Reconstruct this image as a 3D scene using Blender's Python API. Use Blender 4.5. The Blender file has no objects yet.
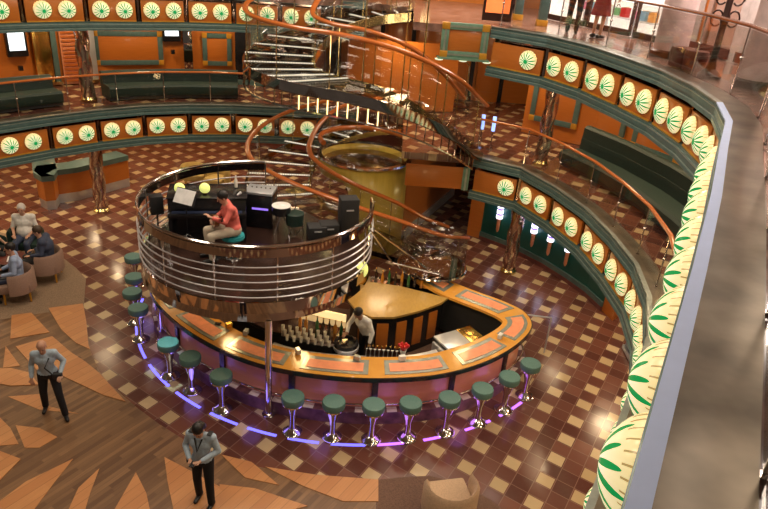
import bpy, bmesh, math, random
from mathutils import Vector, Matrix
random.seed(7)
PI = math.pi
sc = bpy.context.scene
COL = sc.collection

# ------------------------------------------------------------------ camera
FPX, TH, ROLL, CH = 653.0, math.radians(25.8), math.radians(4.85), 8.4
cf = Vector((0, math.cos(TH), -math.sin(TH)))
r0 = Vector((1, 0, 0)); u0 = r0.cross(cf)
cr = math.cos(ROLL)*r0 + math.sin(ROLL)*u0
cu = -math.sin(ROLL)*r0 + math.cos(ROLL)*u0
cam = bpy.data.cameras.new('camera'); camo = bpy.data.objects.new('camera', cam); COL.objects.link(camo)
M = Matrix((cr, cu, -cf)).transposed().to_4x4(); M.translation = Vector((0, 0, CH))
camo.matrix_world = M
cam.sensor_width = 36; cam.lens = FPX/768*36; cam.clip_start = .05
sc.camera = camo

def at(x, y, z=0.0):
    """world point on the horizontal plane z that is seen at this spot of the photograph"""
    d = cf + cr*((x-384)/FPX) - cu*((y-254.5)/FPX)
    return Vector((0, 0, CH)) + d*((z-CH)/d.z)
def xy(v): return (v[0], v[1])

# ------------------------------------------------------------------ materials
MT = {}
def newmat(name):
    m = bpy.data.materials.new(name); m.use_nodes = True
    nt = m.node_tree; b = nt.nodes['Principled BSDF']
    MT[name] = m
    return m, nt, b
def rgb(c): return (c[0], c[1], c[2], 1)
def mat(name, col, rough=.5, metal=0, emis=None, es=0, noise=.12, nscale=8, coat=0, bump=0):
    m, nt, b = newmat(name)
    b.inputs['Roughness'].default_value = rough; b.inputs['Metallic'].default_value = metal
    if coat: b.inputs['Coat Weight'].default_value = coat; b.inputs['Coat Roughness'].default_value = .08
    n = nt.nodes.new('ShaderNodeTexNoise'); n.inputs['Scale'].default_value = nscale; n.inputs['Detail'].default_value = 3
    g = nt.nodes.new('ShaderNodeNewGeometry'); nt.links.new(g.outputs['Position'], n.inputs['Vector'])
    r = nt.nodes.new('ShaderNodeValToRGB')
    r.color_ramp.elements[0].position = .3; r.color_ramp.elements[1].position = .7
    r.color_ramp.elements[0].color = rgb([max(0, c*(1-noise)) for c in col]); r.color_ramp.elements[1].color = rgb([min(1, c*(1+noise)) for c in col])
    nt.links.new(n.outputs['Fac'], r.inputs['Fac']); nt.links.new(r.outputs['Color'], b.inputs['Base Color'])
    if emis: b.inputs['Emission Color'].default_value = rgb(emis); b.inputs['Emission Strength'].default_value = es
    if bump:
        bp = nt.nodes.new('ShaderNodeBump'); bp.inputs['Strength'].default_value = bump; bp.inputs['Distance'].default_value = .01
        nt.links.new(n.outputs['Fac'], bp.inputs['Height']); nt.links.new(bp.outputs['Normal'], b.inputs['Normal'])
    return m
class NB:
    """tiny node helper"""
    def __init__(s, nt): s.nt = nt
    def val(s, x):
        return x
    def put(s, sock, x):
        if isinstance(x, (int, float)): sock.default_value = x
        elif isinstance(x, tuple): sock.default_value = x
        else: s.nt.links.new(x, sock)
    def m(s, op, a, b=0.0, c=None):
        n = s.nt.nodes.new('ShaderNodeMath'); n.operation = op
        s.put(n.inputs[0], a); s.put(n.inputs[1], b)
        if c is not None: s.put(n.inputs[2], c)
        return n.outputs[0]
    def dot(s, v, k, off=0.0):
        n = s.nt.nodes.new('ShaderNodeVectorMath'); n.operation = 'DOT_PRODUCT'
        s.nt.links.new(v, n.inputs[0]); n.inputs[1].default_value = k
        return s.m('ADD', n.outputs['Value'], off)
    def mix(s, f, a, b):
        n = s.nt.nodes.new('ShaderNodeMix'); n.data_type = 'RGBA'
        s.put(n.inputs[0], f); s.put(n.inputs[6], a); s.put(n.inputs[7], b)
        return n.outputs[2]
    def noise(s, v, scale, detail=3):
        n = s.nt.nodes.new('ShaderNodeTexNoise'); n.inputs['Scale'].default_value = scale; n.inputs['Detail'].default_value = detail
        s.nt.links.new(v, n.inputs['Vector']); return n.outputs['Fac']
    def white(s, v):
        n = s.nt.nodes.new('ShaderNodeTexWhiteNoise'); n.noise_dimensions = '3D'; s.nt.links.new(v, n.inputs['Vector']); return n.outputs['Value']
    def comb(s, a, b, c=0.0):
        n = s.nt.nodes.new('ShaderNodeCombineXYZ'); s.put(n.inputs[0], a); s.put(n.inputs[1], b); s.put(n.inputs[2], c); return n.outputs[0]

def tile_mat():
    m, nt, b = newmat('marble_tiles'); k = NB(nt)
    g = nt.nodes.new('ShaderNodeNewGeometry').outputs['Position']
    a1, a2 = math.radians(28.6), math.radians(33.8)
    u = k.dot(g, (math.cos(a1)/.648, -math.sin(a1)/.648, 0), .17+1000)
    v = k.dot(g, (-math.sin(a2)/.638, -math.cos(a2)/.638, 0), .21+1000)
    u2 = k.m('MULTIPLY', k.m('ADD', u, .25), 2.0); v2 = k.m('MULTIPLY', k.m('ADD', v, .25), 2.0)
    iu, iv = k.m('FLOOR', u2), k.m('FLOOR', v2)
    fu, fv = k.m('FRACT', u2), k.m('FRACT', v2)
    eu = k.m('LESS_THAN', k.m('MODULO', iu, 2.0), .5); ev = k.m('LESS_THAN', k.m('MODULO', iv, 2.0), .5)
    bu = k.m('LESS_THAN', k.m('ABSOLUTE', k.m('SUBTRACT', k.m('FRACT', k.m('ADD', u, .5)), .5)), .215)
    bv = k.m('LESS_THAN', k.m('ABSOLUTE', k.m('SUBTRACT', k.m('FRACT', k.m('ADD', v, .5)), .5)), .215)
    beige = k.m('MULTIPLY', bu, bv)
    w = k.white(k.comb(iu, iv)); w2 = k.white(k.comb(iv, iu, 5.0))
    dark = k.mix(w, rgb((.085, .027, .020)), rgb((.20, .070, .042)))
    vein = k.noise(g, 14, 6)
    dark = k.mix(k.m('MULTIPLY', vein, .5), dark, rgb((.13, .06, .05)))
    bg = k.mix(w2, rgb((.46, .33, .17)), rgb((.62, .47, .28)))
    bg = k.mix(k.m('MULTIPLY', vein, .4), bg, rgb((.42, .30, .18)))
    c = k.mix(beige, dark, bg)
    e = k.m('MAXIMUM', k.m('ABSOLUTE', k.m('SUBTRACT', fu, .5)), k.m('ABSOLUTE', k.m('SUBTRACT', fv, .5)))
    grout = k.m('GREATER_THAN', e, .478)
    c = k.mix(grout, c, rgb((.22, .12, .09)))
    nt.links.new(c, b.inputs['Base Color'])
    b.inputs['Roughness'].default_value = .22
    rr = k.m('MULTIPLY_ADD', w, .12, .14); nt.links.new(rr, b.inputs['Roughness'])
    return m
def plank_mat(name, c1, c2, c3, ang, wid, length, rough=.35):
    m, nt, b = newmat(name); k = NB(nt)
    g = nt.nodes.new('ShaderNodeNewGeometry').outputs['Position']
    ca, sa = math.cos(ang), math.sin(ang)
    v = k.dot(g, (-sa/wid, ca/wid, 0), 1000.0); iv = k.m('FLOOR', v)
    off = k.white(k.comb(iv, 3.0))
    u = k.m('ADD', k.dot(g, (ca/length, sa/length, 0), 1000.0), k.m('MULTIPLY', off, 7.0)); iu = k.m('FLOOR', u)
    w = k.white(k.comb(iu, iv))
    gr = k.noise(k.comb(k.dot(g, (ca*2, sa*2, 0)), k.dot(g, (-sa*40, ca*40, 0))), 1.0, 4)
    c = k.mix(w, rgb(c1), rgb(c2))
    c = k.mix(k.m('MULTIPLY', gr, .8), c, rgb(c3))
    line = k.m('LESS_THAN', k.m('FRACT', v), .05)
    c = k.mix(k.m('MULTIPLY', line, .5), c, rgb([x*.4 for x in c3]))
    nt.links.new(c, b.inputs['Base Color']); b.inputs['Roughness'].default_value = rough
    return m
def wood_mat(name, c1, c2, rough=.3, coat=.4, sc_=(3, 3, 30)):
    m, nt, b = newmat(name); k = NB(nt)
    g = nt.nodes.new('ShaderNodeNewGeometry').outputs['Position']
    mp = nt.nodes.new('ShaderNodeMapping'); mp.inputs['Scale'].default_value = sc_; nt.links.new(g, mp.inputs['Vector'])
    f = k.noise(mp.outputs[0], 1.0, 5)
    nt.links.new(k.mix(f, rgb(c1), rgb(c2)), b.inputs['Base Color'])
    b.inputs['Roughness'].default_value = rough; b.inputs['Coat Weight'].default_value = coat; b.inputs['Coat Roughness'].default_value = .1
    return m
def shell_mat():
    """backlit scallop shade: cream with a green leaf burst about the apex (local -Y axis)"""
    m, nt, b = newmat('leaf_shell'); k = NB(nt)
    t = nt.nodes.new('ShaderNodeTexCoord').outputs['Object']
    s = nt.nodes.new('ShaderNodeSeparateXYZ'); nt.links.new(t, s.inputs[0])
    x, y, z = s.outputs
    z2 = k.m('ADD', z, .03)
    ang = k.m('MULTIPLY', k.m('ARCTAN2', z2, x), 14/(2*PI))
    r = k.m('SQRT', k.m('ADD', k.m('MULTIPLY', x, x), k.m('MULTIPLY', z2, z2)))
    f = k.m('ABSOLUTE', k.m('SUBTRACT', k.m('FRACT', k.m('ADD', ang, 20.0)), .5))      # 0 in ray centre
    wob = k.white(k.comb(k.m('FLOOR', k.m('ADD', ang, 20.0)), 1.0))
    ln = k.m('MULTIPLY_ADD', wob, .06, .185)
    wid = k.m('MULTIPLY', k.m('SQRT', k.m('MAXIMUM', k.m('SUBTRACT', 1.0, k.m('DIVIDE', r, ln)), 0.0)), .39)
    ray = k.m('MAXIMUM', k.m('LESS_THAN', f, wid), k.m('LESS_THAN', r, .05))
    # small dark teeth along the rim
    ang2 = k.m('FRACT', k.m('ADD', k.m('MULTIPLY', ang, 2.0), 40.0))
    tooth = k.m('MULTIPLY', k.m('LESS_THAN', k.m('ABSOLUTE', k.m('SUBTRACT', ang2, .5)), .09), k.m('GREATER_THAN', r, .212))
    cream = k.mix(k.m('MULTIPLY', r, 4.2), rgb((1.0, 1.0, .78)), rgb((.80, .64, .30)))
    c = k.mix(ray, cream, rgb((.005, .26, .06)))
    c = k.mix(k.m('MULTIPLY', tooth, .8), c, rgb((.25, .15, .03)))
    nt.links.new(c, b.inputs['Base Color']); nt.links.new(c, b.inputs['Emission Color'])
    b.inputs['Roughness'].default_value = .25
    b.inputs['Emission Strength'].default_value = .85
    return m
def glass_mat(name, tint=(1, 1, 1), refl=.12, rough=.03, gain=.35):
    m, nt, b = newmat(name); k = NB(nt)
    nt.nodes.remove(b)
    tr = nt.nodes.new('ShaderNodeBsdfTransparent'); tr.inputs[0].default_value = rgb(tint)
    gl = nt.nodes.new('ShaderNodeBsdfGlossy'); gl.inputs['Roughness'].default_value = rough
    lw = nt.nodes.new('ShaderNodeLayerWeight'); lw.inputs['Blend'].default_value = .25
    f = k.m('MULTIPLY_ADD', lw.outputs['Fresnel'], gain, refl)
    n = nt.nodes.new('ShaderNodeTexNoise'); n.inputs['Scale'].default_value = .7
    f = k.m('MINIMUM', k.m('ADD', f, k.m('MULTIPLY', n.outputs['Fac'], .02)), 1.0)
    mx = nt.nodes.new('ShaderNodeMixShader'); nt.links.new(f, mx.inputs[0]); nt.links.new(tr.outputs[0], mx.inputs[1]); nt.links.new(gl.outputs[0], mx.inputs[2])
    nt.links.new(mx.outputs[0], nt.nodes['Material Output'].inputs[0])
    return m

tile_mat()
plank_mat('brown_planks', (.15, .075, .035), (.36, .20, .095), (.10, .05, .03), math.radians(59.5), .085, .9)
plank_mat('light_planks', (.54, .23, .085), (.68, .33, .13), (.42, .18, .07), math.radians(59.5), .2, 1.3)
wood_mat('orange_wood', (.46, .135, .018), (.58, .185, .03))
wood_mat('rail_wood', (.42, .10, .02), (.58, .17, .035), .25, .6)
wood_mat('dark_rail_wood', (.16, .04, .012), (.24, .065, .02), .25, .6)
wood_mat('counter_wood', (.66, .28, .04), (.82, .42, .08), .2, .6, (6, 6, 6))
wood_mat('bar_pink', (.66, .26, .13), (.78, .33, .18), .35, .3)
wood_mat('olive_wood', (.34, .20, .045), (.50, .32, .085), .3, .3, (25, 8, 8))
wood_mat('gold_skin', (.48, .32, .04), (.76, .56, .10), .3, .2, (9, 9, 1.5))
mat('teal', (.095, .175, .175), .38, .2, coat=.2)
mat('teal_line', (.42, .50, .44), .3, .7)
mat('green_teal', (.16, .30, .22), .4, .1)
mat('teal_wall', (.008, .10, .085), .35, nscale=2)
mat('dark_red', (.14, .03, .018), .4)
mat('maroon', (.16, .05, .045), .5)
mat('gold', (.75, .48, .12), .22, 1.0)
mat('gold_block', (.62, .30, .03), .35, .2)
mat('brass', (.72, .60, .28), .2, 1.0)
mat('chrome', (.72, .70, .70), .12, 1.0, noise=.03)
mat('mirror', (.50, .45, .43), .05, 1.0, noise=.1, nscale=3)
mat('dark_mirror', (.34, .25, .20), .1, 1.0, noise=.4, nscale=2)
mat('steel', (.60, .62, .66), .3, .55, noise=.05)
mat('bronze', (.20, .17, .13), .3, .85, nscale=2.5, noise=.4)
mat('dark_stage', (.035, .018, .014), .15, nscale=2, noise=.4)
mat('lamp_green', (.8, .85, .3), .3, emis=(.75, .8, .22), es=.8)
mat('led_soft', (.9, .8, .5), .3, emis=(1, .75, .35), es=.8)
mat('sign_orange', (.8, .2, .05), .3, emis=(1, .22, .06), es=1.0)
mat('shop_white', (.8, .76, .72), .4, emis=(1, .95, .9), es=.9)  # shop lighting put into the walls as emission
mat('edge_strip', (.30, .34, .32), .3, .6, noise=.15)
mat('rail_steel', (.66, .66, .70), .3, .6, noise=.03)
mat('alu', (.50, .62, .95), .45, .1, noise=.03)  # cool light on the near strip put into this bluish base colour
mat('black', (.012, .012, .015), .25, coat=.3)
mat('black_matte', (.02, .02, .022), .7)
mat('navy', (.02, .03, .07), .4)
mat('green_couch', (.014, .036, .028), .55, nscale=20)
mat('stool_green', (.10, .21, .19), .55, nscale=40)
mat('chair_tan', (.30, .19, .14), .8, nscale=60, bump=.3)
mat('tub_tan', (.52, .36, .24), .8, nscale=40)
mat('gold_chair', (.5, .36, .12), .6)
mat('carpet_grey', (.24, .16, .10), .95, nscale=40, noise=.25, bump=.3)
mat('carpet_brown', (.16, .09, .065), .95, nscale=40, noise=.25, bump=.3)
mat('peach_inlay', (.78, .28, .15), .25, emis=(1, .35, .12), es=.15, coat=.5)
mat('inlay_frame', (.42, .46, .42), .25, .6)
mat('purple_tile', (.16, .07, .10), .3, nscale=5, noise=.5)
mat('white_tile', (.75, .68, .72), .3)
mat('neon', (.02, .02, .1), .4, emis=(.16, .14, 1.0), es=2.2)
mat('neon_violet', (.05, .02, .1), .4, emis=(.5, .15, 1.0), es=2.0)
mat('white_glow', (.9, .9, 1), .4, emis=(.85, .85, 1.0), es=2.6)
mat('violet_glow', (.35, .2, .8), .4, emis=(.25, .15, .8), es=1.2)
mat('step_glow', (1, .95, .8), .4, emis=(1, .9, .7), es=1.6)
mat('led_gold', (1, .8, .4), .4, emis=(1, .72, .3), es=2.4)
mat('screen_white', (.8, .9, 1), .3, emis=(.75, .9, 1.0), es=1.3)
mat('soffit_glow', (.9, .92, .7), .4, emis=(.85, .9, .6), es=.9)
mat('shop_glow', (.9, .85, .8), .4, emis=(1, .93, .85), es=1.1)
mat('blue_glow', (.3, .45, 1), .4, emis=(.3, .45, 1), es=2.0)
mat('skin', (.55, .30, .20), .5); mat('skin_dark', (.36, .19, .12), .5)
mat('hair_black', (.012, .010, .010), .45); mat('hair_white', (.66, .62, .58), .6); mat('hair_thin', (.45, .26, .19), .55); mat('hair_brown', (.06, .035, .02), .5)
mat('shirt_grey', (.40, .50, .60), .8, nscale=30); mat('shirt_blue', (.33, .42, .62), .8); mat('shirt_navy', (.045, .06, .11), .8)
mat('shirt_white', (.74, .72, .68), .8); mat('shirt_teal', (.02, .32, .36), .8); mat('shirt_coral', (.72, .15, .12), .75); mat('vest_white', (.80, .80, .78), .8)
mat('trousers_black', (.010, .010, .013), .8); mat('trousers_cream', (.62, .54, .42), .8); mat('shoe_black', (.012, .012, .012), .35)
mat('skirt_red', (.25, .03, .03), .8)
mat('paper', (.85, .85, .86), .6); mat('white_plastic', (.8, .8, .78), .4)
mat('bottle_green', (.02, .10, .03), .1, coat=.5); mat('bottle_dark', (.03, .012, .008), .1, coat=.5); mat('bottle_amber', (.45, .18, .02), .1, coat=.5)
mat('clear', (.78, .76, .68), .08, 0, noise=.05, coat=1)
mat('guitar_wood', (.28, .09, .02), .25, coat=.5)
mat('red_plastic', (.6, .02, .02), .4); mat('pastel_blue', (.25, .5, .7), .5); mat('pink_goods', (.8, .25, .4), .5); mat('green_goods', (.2, .55, .25), .5); mat('orange_goods', (.9, .4, .08), .5)
mat('pink_wall', (.56, .36, .30), .45, nscale=2); mat('pink_column', (.52, .40, .40), .35, nscale=4, noise=.2); mat('marble_floor', (.26, .15, .12), .15, nscale=4, noise=.5)
mat('cream_wall', (.62, .55, .55), .5); mat('ceiling_paint', (.45, .34, .2), .6)
mat('lamp_warm', (1, .8, .5), .4, emis=(1, .72, .38), es=6.0)
mat('iron', (.05, .02, .015), .4, .5)
glass_mat('glass', (.95, .95, .94), .01, gain=.16); glass_mat('glass_tinted', (.88, .86, .83), .03, gain=.25); glass_mat('glass_tread', (.80, .78, .74), .05, .1)
shell_mat()
def column_mat():
    m, nt, b = newmat('twisted_column'); k = NB(nt)
    t = nt.nodes.new('ShaderNodeNewGeometry').outputs['Position']
    s = nt.nodes.new('ShaderNodeTexCoord').outputs['Object']
    n = k.noise(s, 5.0, 5)
    wv = nt.nodes.new('ShaderNodeTexWave'); wv.inputs['Scale'].default_value = 2.2; wv.inputs['Distortion'].default_value = 6; nt.links.new(s, wv.inputs['Vector'])
    c = k.mix(wv.outputs['Fac'], rgb((.40, .17, .09)), rgb((.9, .75, .52)))
    c = k.mix(k.m('MULTIPLY', n, .6), c, rgb((.25, .2, .25)))
    nt.links.new(c, b.inputs['Base Color']); b.inputs['Metallic'].default_value = .85; b.inputs['Roughness'].default_value = .15
column_mat()
def dotted(name, cx, cy, freq):
    m, nt, b = newmat(name); k = NB(nt)
    g = nt.nodes.new('ShaderNodeNewGeometry').outputs['Position']; sp_ = nt.nodes.new('ShaderNodeSeparateXYZ'); nt.links.new(g, sp_.inputs[0])
    dx = k.m('SUBTRACT', sp_.outputs[0], cx); dy = k.m('SUBTRACT', sp_.outputs[1], cy)
    r = k.m('SQRT', k.m('ADD', k.m('MULTIPLY', dx, dx), k.m('MULTIPLY', dy, dy)))
    on = k.m('GREATER_THAN', k.m('FRACT', k.m('MULTIPLY', r, freq)), .45)
    nt.links.new(k.mix(on, rgb((.1, .08, .06)), rgb((1, .9, .7))), b.inputs['Emission Color']); b.inputs['Emission Strength'].default_value = 1.1
    b.inputs['Base Color'].default_value = (.4, .38, .35, 1); b.inputs['Roughness'].default_value = .4
dotted('dotted_light', -.9, 18.0, 15)

# ------------------------------------------------------------------ mesh builder
class MB:
    def __init__(s): s.bm = bmesh.new()
    def _mk(s, vs, fs, T=None):
        bv = [s.bm.verts.new((T @ Vector(v)) if T else Vector(v)) for v in vs]
        for f in fs:
            try: s.bm.faces.new([bv[i] for i in f])
            except ValueError: pass
        return s
    def box(s, c, size, rz=0, T=None):
        x, y, z = [d/2 for d in size]
        R = Matrix.Translation(Vector(c)) @ Matrix.Rotation(rz, 4, 'Z')
        if T: R = T @ R
        vs = [(sx*x, sy*y, sz*z) for sx in (-1, 1) for sy in (-1, 1) for sz in (-1, 1)]
        return s._mk(vs, [(0, 1, 3, 2), (4, 6, 7, 5), (0, 4, 5, 1), (2, 3, 7, 6), (0, 2, 6, 4), (1, 5, 7, 3)], R)
    def prism(s, poly, z0, z1, T=None):
        n = len(poly)
        vs = [(p[0], p[1], z0) for p in poly]+[(p[0], p[1], z1) for p in poly]
        fs = [tuple(range(n))[::-1], tuple(range(n, 2*n))]+[(i, (i+1) % n, n+(i+1) % n, n+i) for i in range(n)]
        return s._mk(vs, fs, T)
    def lathe(s, prof, c=(0, 0, 0), seg=24, T=None):
        R = Matrix.Translation(Vector(c));
        if T: R = T @ R
        vs = []; fs = []
        for r, z in prof:
            for i in range(seg):
                a = 2*PI*i/seg; vs.append((r*math.cos(a), r*math.sin(a), z))
        for j in range(len(prof)-1):
            for i in range(seg):
                k = (i+1) % seg; fs.append((j*seg+i, j*seg+k, (j+1)*seg+k, (j+1)*seg+i))
        if prof[0][0] > 1e-4: fs.append(tuple(range(seg))[::-1])
        if prof[-1][0] > 1e-4: fs.append(tuple((len(prof)-1)*seg+i for i in range(seg)))
        return s._mk(vs, fs, R)
    def cyl(s, c, r, h, seg=20, T=None): return s.lathe([(r, 0), (r, h)], c, seg, T)
    def tube(s, path, r, seg=8, closed=False, rb=None):
        pts = [Vector(p) for p in path]; n = len(pts)
        vs = []; fs = []
        up0 = Vector((0, 0, 1))
        for i, p in enumerate(pts):
            a = pts[(i-1) % n] if (closed or i > 0) else p; b = pts[(i+1) % n] if (closed or i < n-1) else p
            t = (b-a).normalized(); up = up0 if abs(t.z) < .95 else Vector((0, 1, 0))
            sx = t.cross(up).normalized(); sy = sx.cross(t)
            rr = r[i] if isinstance(r, (list, tuple)) else r
            for k in range(seg):
                q = 2*PI*(k+.5)/seg; vs.append(p+sx*math.cos(q)*rr+sy*math.sin(q)*(rb or rr))
        m = n if closed else n-1
        for i in range(m):
            for k in range(seg):
                a = i*seg+k; b = i*seg+(k+1) % seg; c = ((i+1) % n)*seg+(k+1) % seg; d = ((i+1) % n)*seg+k
                fs.append((a, b, c, d))
        if not closed: fs.append(tuple(range(seg))[::-1]); fs.append(tuple((n-1)*seg+k for k in range(seg)))
        return s._mk(vs, fs)
    def sweep(s, path, prof, closed=False):
        """path: list of (x,y,z); prof: closed polygon of (offset to the right of travel, dz)"""
        n = len(path); P = [Vector((p[0], p[1])) for p in path]; vs = []; fs = []; m = len(prof)
        for i in range(n):
            if closed or 0 < i < n-1:
                d1 = (P[i]-P[(i-1) % n]).normalized(); d2 = (P[(i+1) % n]-P[i]).normalized()
            else:
                d1 = d2 = (P[min(i+1, n-1)]-P[max(i-1, 0)]).normalized() if n > 1 else Vector((1, 0))
                d1 = d2 = (P[1]-P[0]).normalized() if i == 0 else (P[-1]-P[-2]).normalized()
            t = (d1+d2).normalized(); nr = Vector((t.y, -t.x)); k = 1/max(.45, nr.dot(Vector((d1.y, -d1.x))))
            for o, dz in prof: vs.append((P[i].x+nr.x*o*k, P[i].y+nr.y*o*k, path[i][2]+dz))
        for i in range(n if closed else n-1):
            for j in range(m):
                fs.append((i*m+j, i*m+(j+1) % m, ((i+1) % n)*m+(j+1) % m, ((i+1) % n)*m+j))
        if not closed: fs.append(tuple(range(m))[::-1]); fs.append(tuple((n-1)*m+j for j in range(m)))
        return s._mk(vs, fs)
    def ribbon(s, A, B, z0, z1):
        """solid band between two 2-d polylines with as many points; z0,z1 numbers or lists"""
        n = len(A); vs = []; fs = []
        g = lambda z, i: z[i] if isinstance(z, (list, tuple)) else z
        for i in range(n):
            vs += [(A[i][0], A[i][1], g(z0, i)), (B[i][0], B[i][1], g(z0, i)), (B[i][0], B[i][1], g(z1, i)), (A[i][0], A[i][1], g(z1, i))]
        for i in range(n-1):
            for j in range(4): fs.append((i*4+j, i*4+(j+1) % 4, (i+1)*4+(j+1) % 4, (i+1)*4+j))
        fs += [(3, 2, 1, 0), tuple((n-1)*4+j for j in range(4))]
        return s._mk(vs, fs)
    def ball(s, c, r, sc_=(1, 1, 1), T=None, seg=14):
        n = 8; vs = [(0, 0, -1)]; fs = []
        for j in range(1, n):
            a = -PI/2+PI*j/n
            for i in range(seg): vs.append((math.cos(a)*math.cos(2*PI*i/seg), math.cos(a)*math.sin(2*PI*i/seg), math.sin(a)))
        vs.append((0, 0, 1)); top = len(vs)-1
        for i in range(seg):
            k = (i+1) % seg; fs.append((0, 1+k, 1+i)); fs.append((top, 1+(n-2)*seg+i, 1+(n-2)*seg+k))
            for j in range(n-2): fs.append((1+j*seg+i, 1+j*seg+k, 1+(j+1)*seg+k, 1+(j+1)*seg+i))
        R = Matrix.Translation(Vector(c)) @ Matrix.Diagonal((r*sc_[0], r*sc_[1], r*sc_[2], 1))
        return s._mk(vs, fs, T @ R if T else R)
    def cap(s, a, b, ra, rb, seg=12):
        """tapered capsule"""
        a = Vector(a); b = Vector(b); L = (b-a).length; q = (b-a).to_track_quat('Z', 'Y') if L > 1e-6 else Vector((0, 0, 1)).to_track_quat('Z', 'Y')
        prof = []
        for i in range(5): t = -PI/2+PI/2*i/4; prof.append((ra*math.cos(t)+1e-5, ra*math.sin(t)))
        for i in range(5): t = PI/2*i/4; prof.append((rb*math.cos(t)+1e-5, L+rb*math.sin(t)))
        return s.lathe(prof, (0, 0, 0), seg, Matrix.Translation(a) @ q.to_matrix().to_4x4())
    def obj(s, name, m, parent=None, smooth=True, loc=None, bevel=0):
        me = bpy.data.meshes.new(name); bmesh.ops.recalc_face_normals(s.bm, faces=s.bm.faces[:])
        if bevel: bmesh.ops.bevel(s.bm, geom=[e for e in s.bm.edges if len(e.link_faces) == 2 and e.calc_face_angle(0) > .6], offset=bevel, segments=2, affect='EDGES', profile=.5)
        s.bm.to_mesh(me); s.bm.free()
        me.materials.append(MT[m])
        if smooth:
            for p in me.polygons: p.use_smooth = True
            try: me.set_sharp_from_angle(angle=math.radians(35))
            except Exception: pass
        o = bpy.data.objects.new(name, me); COL.objects.link(o)
        if parent: o.parent = parent
        if loc: o.location = loc
        return o
def tag(o, label=None, cat=None, group=None, kind=None):
    if label: o['label'] = label
    if cat: o['category'] = cat
    if group: o['group'] = group
    if kind: o['kind'] = kind
    return o
def struct(o, label=None): o['kind'] = 'structure'; return o
def thing(name, label, cat, loc=(0, 0, 0), rz=0, group=None):
    o = bpy.data.objects.new(name, None); COL.objects.link(o); o.empty_display_size = .1
    o.location = loc; o.rotation_euler = (0, 0, rz)
    return tag(o, label, cat, group)
def dup(root, loc, rz=0, label=None, group=None):
    r = root.copy(); COL.objects.link(r); r.location = loc; r.rotation_euler = (0, 0, rz)
    if label: r['label'] = label
    if group: r['group'] = group
    def rec(src, dst):
        for ch in list(src.children):
            c = ch.copy(); COL.objects.link(c); c.parent = dst; rec(ch, c)
    rec(root, r)
    return r
def spline(pts, n=8):
    """Catmull-Rom through tuples"""
    P = [Vector(p) for p in pts]; out = []
    Q = [P[0]*2-P[1]]+P+[P[-1]*2-P[-2]]
    for i in range(1, len(Q)-2):
        for k in range(n):
            t = k/n
            out.append(.5*((2*Q[i])+(Q[i+1]-Q[i-1])*t+(2*Q[i-1]-5*Q[i]+4*Q[i+1]-Q[i+2])*t*t+(3*Q[i]-Q[i-1]-3*Q[i+1]+Q[i+2])*t**3))
    out.append(P[-1]); return out
def resample(path, n=None, step=None, start=0.0):
    P = [Vector(p) for p in path]; L = [0]
    for i in range(1, len(P)): L.append(L[-1]+(P[i]-P[i-1]).length)
    ds = [L[-1]*i/(n-1) for i in range(n)] if n else [start+step*i for i in range(int((L[-1]-start)/step)+1)]
    out = []; j = 0
    for d in ds:
        d = min(d, L[-1])
        while j < len(L)-2 and L[j+1] < d: j += 1
        t = (d-L[j])/max(1e-9, L[j+1]-L[j]); out.append(P[j].lerp(P[j+1], t))
    return out
def offs(path, d):
    """offset a 2-d polyline to the right of its direction"""
    n = len(path); out = []
    P = [Vector((p[0], p[1])) for p in path]
    for i in range(n):
        a = P[max(i-1, 0)]; b = P[min(i+1, n-1)]; t = (b-a).normalized(); out.append(P[i]+Vector((t.y, -t.x))*d)
    return out
def z3(path, z): return [(p[0], p[1], z) for p in path]
ORD = ['first', 'second', 'third', 'fourth', 'fifth', 'sixth', 'seventh', 'eighth', 'ninth', 'tenth', 'eleventh', 'twelfth', 'thirteenth', 'fourteenth', 'fifteenth', 'sixteenth', 'seventeenth', 'eighteenth', 'nineteenth', 'twentieth', 'twenty-first', 'twenty-second', 'twenty-third', 'twenty-fourth']

# ================================================================== SETTING
def tri_slab(pts, z0, z1, m, name='floor'):
    return struct(MB().prism([xy(p) for p in pts], z0, z1).obj(name, m, smooth=False))
tri_slab([(-18, -3), (11, -3), (11, 33), (-18, 33)], -.2, 0, 'marble_tiles')
woodpx = [(0, 320), (60, 311), (83.6, 304), (86, 321), (90, 350), (99, 371), (108, 383), (120, 393), (138, 408.5), (159, 424), (183, 439), (221, 455), (258, 467), (319, 475), (377, 480)]
tri_slab([(-16, 3.2)]+[(-15, 12.5)]+[at(*p) for p in woodpx]+[(.3, 3.2)], -.15, .004, 'brown_planks')
tri_slab([(.26, 3.2)]+[at(378, 480), at(405, 477), at(431, 476), at(470, 487), at(500, 507)]+[(3.2, 3.2)], -.14, .006, 'carpet_brown')
tri_slab([(-15, 12.4), at(0, 320), at(60, 311), at(84, 304), at(86, 279), at(76, 268), at(63, 258), at(45, 247), (-9.7, 16.3), (-12, 17), (-15, 17)], -.13, .007, 'carpet_grey')
def Z(l, x0, y0, s): return [at(x0+x/s, y0+y/s) for x, y in l]
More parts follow.
